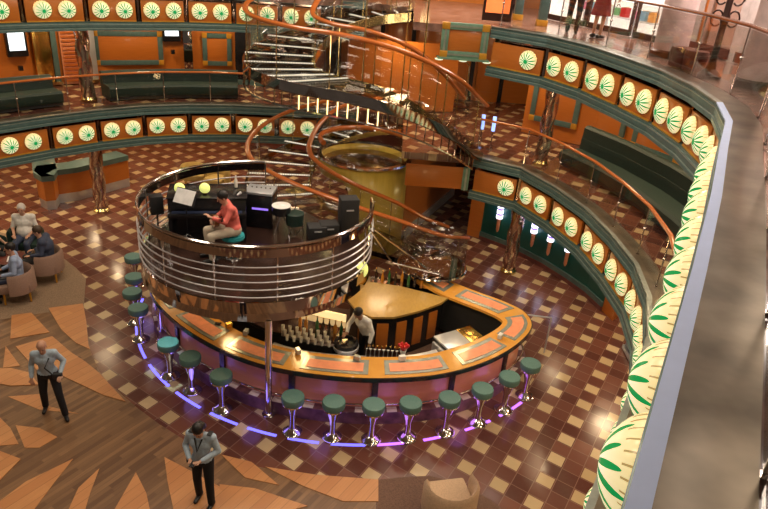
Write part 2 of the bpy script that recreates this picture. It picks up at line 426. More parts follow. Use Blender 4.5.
stars = [Z([(30, 80), (150, 70), (190, 118), (300, 145), (150, 130)], 0, 376, 3.825), Z([(-60, 120), (0, 160), (40, 200), (72, 262), (0, 268), (-60, 260)], 0, 376, 3.825),
         Z([(60, 190), (150, 200), (220, 235), (150, 276), (95, 276)], 0, 376, 3.825), Z([(280, 318), (100, 405), (0, 480), (-40, 540), (110, 540), (200, 420)], 0, 376, 3.825),
         Z([(380, 355), (300, 430), (250, 540), (318, 540), (345, 450)], 0, 376, 3.825), Z([(520, 370), (440, 509), (425, 545), (580, 545), (560, 450)], 0, 376, 3.825),
         Z([(629, 312), (640, 400), (665, 520), (900, 520), (850, 430), (730, 365)], 0, 376, 3.825), Z([(240, 340), (330, 362), (410, 430), (310, 408)], 140, 340, 2.954),
         Z([(370, 376), (520, 400), (704, 414), (704, 478), (600, 478), (480, 432)], 140, 340, 2.954), Z([(235, 428), (340, 440), (495, 492), (420, 510), (250, 508)], 140, 340, 2.954),
         Z([(185, 262), (318, 245), (330, 310), (338, 400), (345, 420), (290, 395), (235, 345)], 0, 240, 3.825),
         Z([(45, 290), (120, 280), (190, 355), (40, 380)], 0, 240, 3.825), Z([(60, 410), (200, 370), (270, 430), (330, 470), (378, 509), (480, 620), (395, 595), (235, 520), (150, 509)], 0, 240, 3.825),
         Z([(22, 408), (77, 483), (12, 492)], 0, 240, 3.825), Z([(-60, 495), (40, 492), (110, 509), (150, 555), (40, 560), (-60, 540)], 0, 240, 3.825),
         Z([(-100, 250), (0, 290), (80, 320), (0, 400), (-100, 400)], 0, 376, 3.825)]
for i, s_ in enumerate(stars): tri_slab(s_, -.02, .010+.0008*i, 'light_planks')

LEFT4 = [(-12.3, 12.6), (-11.4, 14.6), (-10.45, 16.1), (-9.5, 17.4), (-8.6, 18.42), (-7.58, 19.3), (-6.4, 19.93), (-5.13, 20.35), (-3.78, 20.55), (-2.45, 20.7), (-1.2, 20.75)]
LEFT5 = [(-12.6, 12.6), (-11.8, 14.9), (-10.95, 16.3), (-9.88, 17.62), (-8.72, 18.75), (-7.56, 19.5), (-6.43, 20.25), (-5.15, 20.8), (-3.8, 21.1), (-2.5, 21.25), (-1.2, 21.3)]
RIGHT4 = [(2.2, 17.0), (3.38, 16.35), (4.0, 15.1), (4.45, 13.73), (4.65, 12.35), (4.72, 11.0), (4.55, 9.75), (4.15, 8.5), (3.55, 7.25), (2.9, 6.0), (2.25, 4.75), (1.65, 3.5), (1.1, 2.2), (.65, .9), (.3, -.4)]
RIGHT5 = [(2.2, 17.0), (3.42, 16.05), (4.05, 14.85), (4.45, 13.4), (4.72, 12.1), (4.76, 10.7), (4.63, 9.5), (4.24, 8.3), (3.54, 6.85), (2.81, 5.3), (2.06, 3.78), (1.26, 2.2), (.45, .6), (0.0, -.35)]

def mold(path, zb, name_i, h=.25, top=False):
    pr = [(0, 0), (.09, 0), (.09, h*.22), (.05, h*.25), (.05, h*.42), (.075, h*.45), (.075, h*.72), (.04, h*.75), (.04, h*.9), (.06, h), (-.06, h), (-.06, 0)]
    struct(MB().sweep(z3(path, zb), pr).obj('trim_%d' % name_i, 'teal', smooth=False))
    mb = MB()
    for dz in (.23, .74): mb.sweep(z3(path, zb), [(.03, h*dz-.006), (.078, h*dz-.006), (.078, h*dz+.006), (.03, h*dz+.006)])
    struct(mb.obj('trim_%d' % name_i, 'teal_line', smooth=False))
    if top:
        near = 6 if path is RIGHT5 else 99
        struct(MB().sweep(z3(path, zb+h)[:near+1], [(.0, 0), (.085, 0), (.085, .02), (.0, .024)]).obj('trim_%d' % name_i, 'edge_strip', smooth=False))
        if near < 99: struct(MB().sweep(z3(path, zb+h)[near:], [(.0, 0), (.085, 0), (.085, .02), (.0, .024)]).obj('trim_%d' % name_i, 'alu', smooth=False))
        struct(MB().sweep(z3(path, zb+h), [(-.34, 0), (.0, 0), (.0, .014), (-.34, .014)]).obj('trim_%d' % name_i, 'bronze', smooth=False))
shell_mesh = None
def shell_mesh_make():
    R, D = .225, .14; mb = MB(); n = 9; seg = 33; vs = []; fs = []
    for j in range(n+1):
        a = PI/2*j/n; r = R*math.sin(a); y = -D*math.cos(a)
        for i in range(seg*2):
            q = 2*PI*i/(seg*2); sc2 = 1+(.035*math.sin(a)**3 if i % 3 == 0 else 0)
            vs.append((r*math.cos(q)*sc2, y, r*math.sin(q)*sc2))
    m = seg*2
    for j in range(n):
        for i in range(m): fs.append((j*m+i, j*m+(i+1) % m, (j+1)*m+(i+1) % m, (j+1)*m+i))
    fs.append(tuple(n*m+i for i in range(m)))
    bm = mb; bm._mk(vs, fs); bmesh.ops.remove_doubles(bm.bm, verts=bm.bm.verts[:], dist=1e-4)
    return bm
lamp0 = None
def fascia(path, zb, where, tnum, skip_first_lamp=False, from_end='left', vis=None, group=''):
    """bottom moulding, orange panels with shell lamps, dark mirrored backing, top moulding"""
    global lamp0
    mold(path, zb, tnum, .23); mold(path, zb+.92, tnum+1, .25, top=True)
    struct(MB().sweep(z3(path, zb+.2), [(-.26, 0), (-.2, 0), (-.2, .75), (-.26, .75)]).obj('trim_%d' % tnum, 'dark_mirror', smooth=False))
    n = len(path)-1
    for k in range(n):
        a, b = Vector(path[k]), Vector(path[k+1]); d = b-a; L = d.length
        if vis and not (vis[0] <= k < vis[1]): continue
        mid = (a+b)/2; rz = math.atan2(d.y, d.x); t = d.normalized(); nr = Vector((t.y, -t.x))
        # local frame: x along the rim, -y toward the atrium
        od = k-(vis[0] if vis else 0)
        pn = thing('fascia_panel', 'orange wood fascia panel, %s from the left on the %s balcony front' % (ORD[od], where), 'panel', (mid.x, mid.y, zb+.23), rz)
        pw = L-.15
        MB().box((0, .02, .31), (pw, .06, .56)).obj('board', 'orange_wood', pn, bevel=.008)
        MB().box((0, -.016, .02), (pw, .02, .03)).obj('lower_edge', 'gold_block', pn)
        MB().box((L/2, .03, .33), (.06, .05, .62)).obj('divider', 'dark_mirror', pn)
        big = L > 1.5 and where == 'upper right' and k > 6; xs = (.33,) if (skip_first_lamp and k == 0) else ((-.43, .43) if big else (-.31, .31))
        for q, xo in enumerate(xs):
            c = mid+t*xo+nr*.015
            side = '' if len(xs) == 1 else ('left ' if q == 0 else 'right ')
            lab = 'leaf-pattern shell lamp, %sone on the %s panel from left, %s balcony' % (side, ORD[od], where)
            if lamp0 is None:
                lamp0 = thing('shell_lamp', lab, 'lamp', (c.x, c.y, zb+.55), rz, 'shell lamps on the '+group)
                shell_mesh_make().obj('shade', 'leaf_shell', lamp0)
                MB().lathe([(.232, -.01), (.238, .012), (.21, .014)], (0, 0, 0), 32, Matrix.Rotation(PI/2, 4, 'X')).obj('rim', 'brass', lamp0)
                o = lamp0
            else: o = dup(lamp0, (c.x, c.y, zb+.55), rz, lab, 'shell lamps on the '+group)
            o.scale = (1.4, 1.7, 1.3) if big else (1, 1, 1)
fascia(LEFT4, 2.15, 'lower left', 1, vis=(2, 9), group='lower left balcony front')
fascia(LEFT5, 5.47, 'upper left', 3, vis=(2, 9), group='upper left balcony front')
fascia(RIGHT4, 2.15, 'lower right', 5, skip_first_lamp=True, vis=(0, 12), group='lower right balcony front')
fascia(RIGHT5, 5.47, 'upper right', 7, skip_first_lamp=True, vis=(0, 11), group='upper right balcony front')

# landing fronts (left of the stair openings)
def landing_front(z, where, tn):
    A, B = Vector((.25 if z < 4 else .95, 16.95)), Vector((2.14, 17.02)); d = B-A; L = d.length; rz = math.atan2(d.y, d.x); mid = (A+B)/2
    zs = .82 if z > 4 else 1
    pn = thing('landing_panel', 'orange panel in a teal frame with gold corner blocks on the %s stair landing front' % where, 'panel', (mid.x, mid.y, z), rz)
    pn.scale = (1, 1, zs)
    MB().box((0, .02, .55), (L-.3, .06, .62)).obj('board', 'orange_wood', pn, bevel=.006)
    if z > 4:
        for dz in (.14, .96): MB().box((0, -.01, dz), (L-.3, .09, .2)).obj('frame_rail', 'green_teal', pn, bevel=.006); MB().box((0, -.06, dz), (L-.3, .02, .06)).obj('moulding', 'teal_line', pn)
    for dx in (-1, 1):
        if z < 4 and dx < 0: continue
        MB().box((dx*(L/2-.1), -.01, .55), (.18, .09, .64)).obj('frame_stile', 'green_teal', pn, bevel=.006); MB().box((dx*(L/2-.1), -.06, .55), (.05, .02, .64)).obj('moulding', 'teal_line', pn)
    for dx in (-1, 1):
        for dz in ((.14, .96) if z > 4 else ()): MB().box((dx*(L/2-.1), -.02, dz), (.19, .12, .2)).obj('corner_block', 'gold_block', pn, bevel=.01)
    for k in range(3 if z > 4 else 0):
        MB().lathe([(.11, 0), (.09, -.03), (.0, -.05)], (-.6+k*.6, -.12, .0), 16).obj('downlight', 'soffit_glow', pn)
    if z > 4: MB().box((0, -.06, .03), (L+.1, .28, .05)).obj('ledge', 'green_teal', pn)
landing_front(5.80, 'upper', 9); landing_front(2.12, 'lower', 9)

# balcony slabs, back walls
def deck(path, z, w, tn, slab='marble_tiles', th=.2):
    A = offs(path, -.02); B = offs(path, -w)
    struct(MB().ribbon([xy(p) for p in A], [xy(p) for p in B], z-th, z).obj('floor', slab, smooth=False))
deck(LEFT4, 3.29, 3.9, 0); deck(RIGHT4, 3.29, 3.9, 0)
deck(LEFT5, 6.6, 3.9, 0, 'marble_floor'); deck(RIGHT5, 6.6, 6.5, 0, 'marble_floor')
for z, ms in ((3.29, 'marble_tiles'), (6.6, 'marble_floor')):
    struct(MB().prism([(.25, 17.0), (2.2, 17.02), (3.3, 16.5), (6.9, 18.4), (6.0, 24.5), (-1.0, 24.5), (-1.0, 21.2), (.25, 20.6)], z-.19, z-.001).obj('floor', ms, smooth=False))
    struct(MB().prism([(-4.5, 20.9), (-1.0, 21.3), (-1.0, 24.5), (-5, 24.5)], z-.19, z-.002).obj('floor', ms, smooth=False))
def backwall(path, w, z0, z1, name, m):
    struct(MB().ribbon([xy(p) for p in offs(path, -w)], [xy(p) for p in offs(path, -w-.15)], z0, z1).obj(name, m, smooth=False))
backwall(LEFT4, 3.7, 3.3, 5.45, 'wall_left', 'orange_wood')
backwall(LEFT5, 3.7, 6.6, 9.4, 'wall_left', 'orange_wood')
backwall(RIGHT4[:9], 3.6, 3.3, 5.45, 'wall_right', 'orange_wood')
struct(MB().prism([(-6.6, 24.2), (6.5, 24.2), (6.5, 24.4), (-6.6, 24.4)], 3.3, 9.4).obj('wall_back', 'orange_wood', smooth=False))
# lobby walls under the balconies
struct(MB().ribbon([xy(p) for p in offs(LEFT4, -7.2)], [xy(p) for p in offs(LEFT4, -7.4)], 0, 3.1).obj('wall_left', 'orange_wood', smooth=False))
core = [(.61, 18.54), (2.45, 22.97)]
struct(MB().ribbon([(.5, 18.6), (2.35, 23.0), (2.6, 27)], [(.3, 18.68), (2.15, 23.06), (2.3, 27)], 0, 3.1).obj('wall_core', 'orange_wood', smooth=False))
struct(MB().ribbon([(.55, 18.55), (2.42, 23.0)], [(.48, 18.6), (2.35, 23.0)], 0, .28).obj('baseboard_core', 'steel', smooth=False))
struct(MB().prism([(-6.5, 27), (8, 27), (8, 27.2), (-6.5, 27.2)], 0, 3.1).obj('wall_back', 'dark_red', smooth=False))
TW = [(3.0, 19.15), (3.9, 18.45), (4.7, 17.5), (5.25, 16.6), (5.6, 15.9), (5.85, 15.1)]
struct(MB().ribbon(TW, [xy(p) for p in offs(TW, -.15)], 0, 3.1).obj('wall_right', 'teal_wall', smooth=False))
struct(MB().ribbon([xy(p) for p in offs(TW, .06)], [xy(p) for p in offs(TW, -.02)], 0, .12).obj('baseboard_right', 'maroon', smooth=False))
struct(MB().ribbon([xy(p) for p in offs(TW, .05)], [xy(p) for p in offs(TW, -.02)], .12, .26).obj('baseboard_right', 'teal', smooth=False))
for a, b in (((2.6, 19.35), (3.0, 19.15)), ((5.8, 15.3), (6.0, 14.6))):
    struct(MB().ribbon([a, b], [(a[0]+.25, a[1]+.3), (b[0]+.25, b[1]+.3)], 0, 3.1).obj('trim_9', 'orange_wood', smooth=False))
struct(MB().prism([(8.6, 3), (8.8, 3), (8.8, 20), (8.6, 20)], 0, 3.1).obj('wall_right', 'dark_red', smooth=False))

# ceilings of the decks and of the atrium, with their lamps
def ceil(path, w, z):
    struct(MB().ribbon([xy(p) for p in offs(path, -.3)], [xy(p) for p in offs(path, -w)], z, z+.06).obj('ceiling', 'ceiling_paint', smooth=False))
ceil(LEFT4, 7.2, 3.02); ceil(RIGHT4, 3.9, 3.02); ceil(LEFT5, 3.7, 6.3); ceil(RIGHT5, 3.6, 6.3)
struct(MB().prism([(-18, -4), (11, -4), (11, 33), (-18, 33)], 12.2, 12.4).obj('ceiling', 'ceiling_paint', smooth=False))
def area(loc, size, power, col=(1, .78, .52), rot=(0, 0, 0), sy=None):
    l = bpy.data.lights.new('ceiling_light', 'AREA'); l.energy = power; l.color = col; l.size = size
    if sy: l.shape = 'RECTANGLE'; l.size_y = sy
    o = bpy.data.objects.new('ceiling_light', l); COL.objects.link(o); o.location = loc; o.rotation_euler = rot; return o
def pt(loc, power, col=(1, .75, .45), r=.08):
    l = bpy.data.lights.new('lamp_light', 'POINT'); l.energy = power; l.color = col; l.shadow_soft_size = r
    o = bpy.data.objects.new('lamp_light', l); COL.objects.link(o); o.location = loc; return o
LPOW = 1.0
for (x, y) in ((-9, 7), (-3, 6), (-7, 13), (-1, 13), (-4, 18), (2, 10), (2, 19)):
    area((x, y, 12.1), 2.2, 215*LPOW, (1, .84, .64))
for path, z in ((LEFT4, 2.98), (RIGHT4, 2.98), (LEFT5, 6.26), (RIGHT5, 6.26)):
    for i, p in enumerate(resample([Vector((q[0], q[1], 0)) for q in offs(path, -1.9)], step=2.4, start=1.0)):
        area((p.x, p.y, z), .5, 42*LPOW, (1, .72, .42))
        if path is LEFT4:
            area((p.x-1.6, p.y+2.6, z), .5, 22*LPOW, (1, .72, .42))
struct(MB().ribbon([(-1.7, 21.9), (-.6, 21.6), (.7, 21.6), (1.9, 22.0)], [(-1.75, 22.1), (-.6, 21.8), (.7, 21.8), (1.85, 22.2)], 3.31, 5.5).obj('wall_stair', 'orange_wood', smooth=False))
area((0, 20.8, 5.9), .8, 60, (1, .72, .42)); area((3.2, 20.0, 6.2), .6, 60, (1, .72, .42))  # fill lights added to brighten the orange walls behind the stair
# upper promenade ceiling lamps (above the shops and beside the camera)
for (x, y, e) in ((5.5, 8, 70), (6.6, 13, 130), (5, 17.5, 170), (3.5, 4.5, 35), (1.5, 20.5, 90)): area((x, y, 9.3), 1.2, e, (1, .86, .74))
w = bpy.data.worlds.new('world'); sc.world = w; w.use_nodes = True
w.node_tree.nodes['Background'].inputs[0].default_value = (1, .8, .62, 1); w.node_tree.nodes['Background'].inputs[1].default_value = .09
sc.view_settings.view_transform = 'Standard'; sc.view_settings.look = 'None'; sc.view_settings.exposure = 0; sc.view_settings.gamma = 1
sc.view_settings.use_curve_mapping = False

# ================================================================== RAILINGS
def railing(path, z, h, label, wood='rail_wood', glassm='glass', r=.045, nposts=None, segs=None, off=-.12):
    P = offs([(p[0], p[1]) for p in path], off)
    root = thing('glass_railing', label, 'railing', (P[0].x, P[0].y, z)); o0 = Vector((P[0].x, P[0].y, z))
    loc = [(p.x-o0.x, p.y-o0.y, 0) for p in P]
    MB().tube([(a, b, h) for a, b, c in loc], r, 10, rb=r*.7).obj('handrail', wood, root)
    for i in range(len(loc)-1):
        a, b = Vector(loc[i]), Vector(loc[i+1]); d = (b-a); L = d.length; rz = math.atan2(d.y, d.x); m = (a+b)/2
        MB().box((m.x, m.y, h/2-.01), (L-.02, .014, h-.06), rz).obj('glass_pane', glassm, root, smooth=False)
        mb = MB(); mb.cyl((a.x, a.y, 0), .014, h-.02, 8); mb.cyl((a.x, a.y, 0), .03, .03, 10); mb.ball((a.x, a.y, h*.55), .03)
        mb.obj('post', 'chrome', root)
    return root
l4 = [xy(p) for p in resample([Vector((*p, 0)) for p in LEFT4[1:]], step=1.35)]
railing(l4, 3.31, .98, 'curved glass railing with red-brown wood handrail on the lower left balcony')
r4 = [xy(p) for p in resample(spline([(*p, 0) for p in RIGHT4[:10]], 5), step=1.3)]
railing(r4, 3.31, 1.0, 'curved glass railing with orange wood handrail on the lower right balcony')
r5 = [xy(p) for p in resample(spline([(*p, 0) for p in RIGHT5], 4), step=1.5)]
R5OFF = -.36
railing(r5, 6.62, 1.03, 'glass railing with dark wood handrail on the upper right balcony beside the shops', 'dark_rail_wood', 'glass_tinted', off=R5OFF)
l5 = [xy(p) for p in LEFT5[1:]]
railing(l5, 6.62, .98, 'glass railing along the top of the upper left balcony')

# ================================================================== STAIRS
def ring_pts(keys, n):
    return resample(spline([tuple(k) for k in keys], 10), n=n)
OUT = [(2.35, 16.75, 0), (1.5, 15.75, .45), (.3, 15.3, .95), (-1.1, 15.2, 1.35), (-2.6, 15.6, 1.65), (-3.8, 16.6, 1.85), (-4.05, 17.9, 2.1), (-3.4, 19.2, 2.45), (-2.1, 19.95, 2.8), (-.6, 20.1, 3.1), (.3, 19.9, 3.28)]
INN = [(1.75, 17.5, 0), (1.0, 16.95, .45), (.2, 16.65, .95), (-.8, 16.55, 1.35), (-1.7, 16.85, 1.65), (-2.25, 17.5, 1.85), (-2.3, 18.1, 2.1), (-2.1, 18.7, 2.45), (-1.6, 19.2, 2.8), (-.7, 19.4, 3.1), (.2, 19.3, 3.28)]
UPZ = [.2, .95, 1.5, 1.8, 1.86, 1.95, 2.15, 2.45, 2.8, 3.1, 3.28]
def stair(z0, where, hrail, lit):
    global OUT, INN
    if lit: OUT = [(a, b, q) for (a, b, c), q in zip(OUT, UPZ)]; INN = [(a, b, q) for (a, b, c), q in zip(INN, UPZ)]
    root = thing('spiral_staircase', 'sweeping curved glass staircase with wood handrails, %s' % where, 'staircase', (0, 0, z0))
    N = 22
    o = ring_pts(OUT, N*2+1); i = ring_pts(INN, N*2+1)
    # use equal heights for both sides
    for k in range(len(o)):
        zz = (o[k].z+i[k].z)/2; o[k].z = zz; i[k].z = zz
    for k in range(N):
        a, b = o[2*k], o[2*k+2]; c, d = i[2*k], i[2*k+2]; z = 3.28*(k+1)/(N+1)
        z = (o[2*k+1].z)
        tr = MB()._mk([(a.x, a.y, z-.03), (b.x, b.y, z-.03), (d.x, d.y, z-.03), (c.x, c.y, z-.03), (a.x, a.y, z), (b.x, b.y, z), (d.x, d.y, z), (c.x, c.y, z)],
                      [(3, 2, 1, 0), (4, 5, 6, 7), (0, 1, 5, 4), (1, 2, 6, 5), (2, 3, 7, 6), (3, 0, 4, 7)]).obj('tread', 'glass' if k < 9 and not lit else 'glass_tread', root, smooth=False)
        if k < (9 if lit else 11): continue
        # lit nosing: a row of small lamps along the leading edge
        MB()._mk([(a.x, a.y, z), (b.x+(a.x-b.x)*.9, b.y+(a.y-b.y)*.9, z), (d.x+(c.x-d.x)*.9, d.y+(c.y-d.y)*.9, z), (c.x, c.y, z)]+[(a.x, a.y, z+.025), (b.x+(a.x-b.x)*.9, b.y+(a.y-b.y)*.9, z+.025), (d.x+(c.x-d.x)*.9, d.y+(c.y-d.y)*.9, z+.025), (c.x, c.y, z+.025)], [(3, 2, 1, 0), (4, 5, 6, 7), (0, 1, 5, 4), (1, 2, 6, 5), (2, 3, 7, 6), (3, 0, 4, 7)]).obj('nosing_light', 'dotted_light', tr, smooth=False)
    oo = ring_pts(OUT, 60); ii = ring_pts(INN, 60)
    for nm, P, s_ in (('outer_stringer', oo, .05), ('inner_stringer', ii, -.05)):
        Q = [(p.x, p.y, p.z-.22) for p in P]
        MB().sweep(Q, [(-.03, 0), (.03, 0), (.03, .24), (-.03, .24)] if lit else [(-.025, .08), (.025, .08), (.025, .22), (-.025, .22)]).obj(nm, 'brass' if nm[0] == 'i' else 'mirror', root)
    for nm, P, dd in (('outer_handrail', oo, .06), ('inner_handrail', ii, -.04)):
        R = offs(P, dd); H = [(r_.x, r_.y, P[k].z+hrail) for k, r_ in enumerate(R)]
        MB().tube(H, .075, 10, rb=.055).obj(nm, 'rail_wood', root)
        v = MB(); n = len(P)
        A = [(r_.x, r_.y) for r_ in R]; 
        for k in range(n-1):
            z_a, z_b = P[k].z, P[k+1].z
            v._mk([(A[k][0], A[k][1], z_a+.05), (A[k+1][0], A[k+1][1], z_b+.05), (A[k+1][0], A[k+1][1], z_b+hrail-.05), (A[k][0], A[k][1], z_a+hrail-.05)], [(0, 1, 2, 3)])
        bmesh.ops.remove_doubles(v.bm, verts=v.bm.verts[:], dist=1e-4)
        gp = v.obj('glass_side', 'glass', root)
        sm = gp.modifiers.new('s', 'SOLIDIFY'); sm.thickness = .012
        for k in range(2, n, 6):
            MB().tube([(A[k][0], A[k][1], P[k].z-.2), (A[k][0], A[k][1], P[k].z+hrail)], .014, 8).obj('baluster', 'brass', root)
    if lit:
        for (x_, y_) in ((.55, 16.35), (.1, 16.55), (-.9, 16.45)): MB().tube([(x_, y_, 1.2), (x_, y_, 6.4)], .018, 8).obj('hanger_rod', 'brass', root)
        for k in range(0, 40, 1):
            p = oo[2+k]; 
            if 24 < k < 30: continue
            MB().tube([(p.x, p.y-.02, p.z-.58), (p.x, p.y-.02, p.z-.25)], .016, 6).obj('light_rod', 'led_gold' if 12 < k < 22 or k > 33 else 'dark_mirror', root)
        MB().sweep([(p.x, p.y, p.z-.62) for p in oo[2:42]], [(-.03, 0), (.03, 0), (.03, .04), (-.03, .04)]).obj('lower_stringer', 'chrome', root)
        so = MB(); vs = []; fs = []
        for p, q in zip(oo, ii): vs += [(p.x, p.y, p.z-.23), (q.x, q.y, q.z-.23)]
        for k in range(len(oo)-1): fs.append((2*k, 2*k+2, 2*k+3, 2*k+1))
        so._mk(vs, fs).obj('soffit', 'dark_mirror', root).modifiers.new('s', 'SOLIDIFY').thickness = .02
    return root
stair(0.0, 'from the lobby floor up to the lower landing', 1.02, False)
stair(3.3, 'from the lower landing up to the upper landing', 1.25, True)

# gilded drum the lower stair winds around
dr = thing('gilded_drum', 'gold-skinned hollow drum with wood rim that the lower stair winds around', 'column', (-.8, 18.2, 0))
mb = MB(); n = 64; vs = []; fs = []
for i in range(n):
    a = 2*PI*i/n; R = 1.28
    # bottom edge climbs with the stair: full height at the right and back, open at the front left
    f = (math.cos(a-math.radians(-22))+1)/2
    zb = 0 if f > .78 else min(2.25, (0.78-f)*9)
    zb = max(0, zb)
    for z in (zb, 2.70):
        vs.append((R*math.cos(a), R*math.sin(a), z))
for i in range(n): fs.append((2*i, 2*((i+1) % n), 2*((i+1) % n)+1, 2*i+1))
mb._mk(vs, fs); dm = mb.obj('skin', 'gold_skin', dr); sm = dm.modifiers.new('s', 'SOLIDIFY'); sm.thickness = .05
MB().sweep([(1.3*math.cos(2*PI*i/48), 1.3*math.sin(2*PI*i/48), 2.70) for i in range(48)], [(-.06, 0), (.07, 0), (.07, .06), (-.06, .06)], closed=True).obj('rim', 'chrome', dr)
mb = MB(); vs = []; fs = []
for i in range(48):
    a = 2*PI*i/48; vs += [(1.3*math.cos(a), 1.3*math.sin(a), 2.76), (1.3*math.cos(a), 1.3*math.sin(a), 3.15)]
for i in range(48): fs.append((2*i, 2*((i+1) % 48), 2*((i+1) % 48)+1, 2*i+1))
g_ = mb._mk(vs, fs).obj('glass_collar', 'glass', dr); g_.modifiers.new('s', 'SOLIDIFY').thickness = .012
MB().tube([(1.3*math.cos(math.radians(a)), 1.3*math.sin(math.radians(a)), 3.18) for a in range(10, 215, 8)], .075, 8).obj('wood_rail', 'rail_wood', dr)
MB().cyl((0, 0, 2.5), 1.22, .04, 40).obj('inner_floor', 'dark_mirror', dr)

# ================================================================== COLUMNS
def column(x, y, z0, z1, r, label, tw=1):
    t = thing('twisted_column', label, 'column', (x, y, z0), 0)
    h = z1-z0
    mb = MB(); n = int(h/.08); seg = 18; vs = []; fs = []
    for j in range(n+1):
        z = .12+(h-.24)*j/n
        for i in range(seg):
            q = 2*PI*i/seg+z*1.3*tw; rr = r*(1+.14*math.cos(3*(q-z*2.6*tw))); vs.append((rr*math.cos(q), rr*math.sin(q), z))
    for j in range(n):
        for i in range(seg): fs.append((j*seg+i, j*seg+(i+1) % seg, (j+1)*seg+(i+1) % seg, (j+1)*seg+i))
    mb._mk(vs, fs).obj('shaft', 'twisted_column', t)
    MB().lathe([(r*1.25, 0), (r*1.3, .06), (r*1.05, .13)], (0, 0, 0), 20).obj('base', 'brass', t)
    MB().lathe([(r*1.05, h-.13), (r*1.3, h-.06), (r*1.25, h)], (0, 0, 0), 20).obj('capital', 'brass', t)
column(-8.98, 18.8, 0, 3.0, .19, 'marble-gold twisted column in front of the information desk')
column(-9.3, 19.5, 3.3, 6.25, .19, 'shiny twisted column on the lower left balcony beside the framed orange panel')
column(-11.2, 20.4, 0, 3.0, .16, 'pinkish twisted column behind the left end of the information desk')
column(3.62, 16.95, 0, 3.0, .18, 'twisted gold column on the lobby floor in front of the teal wall')
column(3.95, 16.9, 3.3, 6.25, .17, 'twisted gold column on the lower right balcony behind the handrail')

# ================================================================== BAR
BO = [(-5.55, 15.2, 0), (-5.5, 13.8, 0), (-5.05, 12.4, 0), (-4.35, 11.45, 0), (-3.45, 10.68, 0), (-2.4, 10.1, 0), (-1.4, 9.86, 0), (-.2, 9.83, 0), (.95, 10.05, 0), (1.72, 10.4, 0), (2.4, 10.9, 0), (2.98, 11.55, 0), (3.32, 12.2, 0), (3.24, 12.78, 0), (2.8, 13.2, 0), (2.23, 13.55, 0), (1.64, 13.98, 0), (1.2, 14.6, 0), (1.0, 15.3, 0)]
BI = [(-4.85, 15.2, 0), (-4.8, 13.9, 0), (-4.42, 12.75, 0), (-3.85, 11.95, 0), (-3.1, 11.25, 0), (-2.2, 10.72, 0), (-1.3, 10.5, 0), (-.2, 10.5, 0), (.8, 10.68, 0), (1.45, 11.0, 0), (2.0, 11.4, 0), (2.45, 11.85, 0), (2.68, 12.2, 0), (2.62, 12.42, 0), (2.3, 12.68, 0), (1.8, 13.0, 0), (1.25, 13.4, 0), (.7, 14.1, 0), (.45, 15.2, 0)]
SO, SI = spline(BO, 8), spline(BI, 8)
def lerp2(a, b, t): return (a[0]+(b[0]-a[0])*t, a[1]+(b[1]-a[1])*t)
def band(t0, t1, i0, i1): return [lerp2(SO[i], SI[i], t0) for i in range(i0, i1+1)], [lerp2(SO[i], SI[i], t1) for i in range(i0, i1+1)]
NB_ = len(SO)-1
bar = thing('bar_counter', 'long curved bar counter with orange wood top and peach inlays around the bar', 'bar counter', (0, 0, 0))
A, B = band(0, 1, 0, NB_)
MB().ribbon(A, B, 1.04, 1.1).obj('counter_top', 'counter_wood', bar, smooth=False)
A, B = band(-.03, .03, 0, NB_)
MB().ribbon(A, B, 1.0, 1.09).obj('counter_edge', 'black', bar)
A, B = band(.28, .4, 0, NB_)
MB().ribbon(A, B, .28, 1.04).obj('bar_front', 'bar_pink', bar, smooth=False)
A, B = band(.40, .85, 0, NB_)
MB().ribbon(A, B, .1, 1.02).obj('bar_body', 'black_matte', bar, smooth=False)
A, B = band(.02, .42, 0, NB_)
MB().ribbon(A, B, 0, .26).obj('plinth', 'purple_tile', bar, smooth=False)
A, B = band(.0, .3, 0, NB_)
MB().ribbon(A, B, .26, .28).obj('plinth_top', 'purple_tile', bar, smooth=False)
# inlays, front pilasters, pale plinth tiles
cum = [0]
for i in range(NB_): cum.append(cum[-1]+math.hypot(SO[i+1][0]-SO[i][0], SO[i+1][1]-SO[i][1]))
def idx(s): return min(range(len(cum)), key=lambda i: abs(cum[i]-s))
def strip_at(s0, s1, t0, t1, n=7):
    """two polylines along the counter between arc lengths"""
    o = []
    for q in range(n):
        s = s0+(s1-s0)*q/(n-1); j = max(k for k in range(len(cum)) if cum[k] <= s+1e-9); j = min(j, NB_-1); f = (s-cum[j])/(cum[j+1]-cum[j])
        a = lerp2(SO[j], SO[j+1], f); b = lerp2(SI[j], SI[j+1], f); o.append((lerp2(a, b, t0), lerp2(a, b, t1)))
    return [p[0] for p in o], [p[1] for p in o]
s = 1.0; k = 0; pitch = 1.62
while s+1.25 < cum[-1]-.3:
    A, B = strip_at(s, s+1.3, .14, .82); MB().ribbon(A, B, 1.1, 1.112).obj('inlay_frame', 'inlay_frame', bar, smooth=False)
    A, B = strip_at(s+.1, s+1.2, .26, .66); MB().ribbon(A, B, 1.112, 1.12).obj('inlay', 'peach_inlay', bar, smooth=False)
    A, B = strip_at(s-.22, s-.10, .2, .3, 3); MB().ribbon(A, B, .28, 1.04).obj('pilaster', 'black', bar, smooth=False)
    for q in range(3):
        A, B = strip_at(s+.1+q*.5, s+.3+q*.5, .02, .25, 3); MB().ribbon(A, B, .28, .286).obj('pale_tile', 'white_tile', bar, smooth=False)
    s += pitch; k += 1
# chrome foot rail
MB().tube([(p[0], p[1], .42) for p in [lerp2(SO[i], SI[i], .12) for i in range(NB_+1)]], .02, 8).obj('foot_rail', 'chrome', bar)

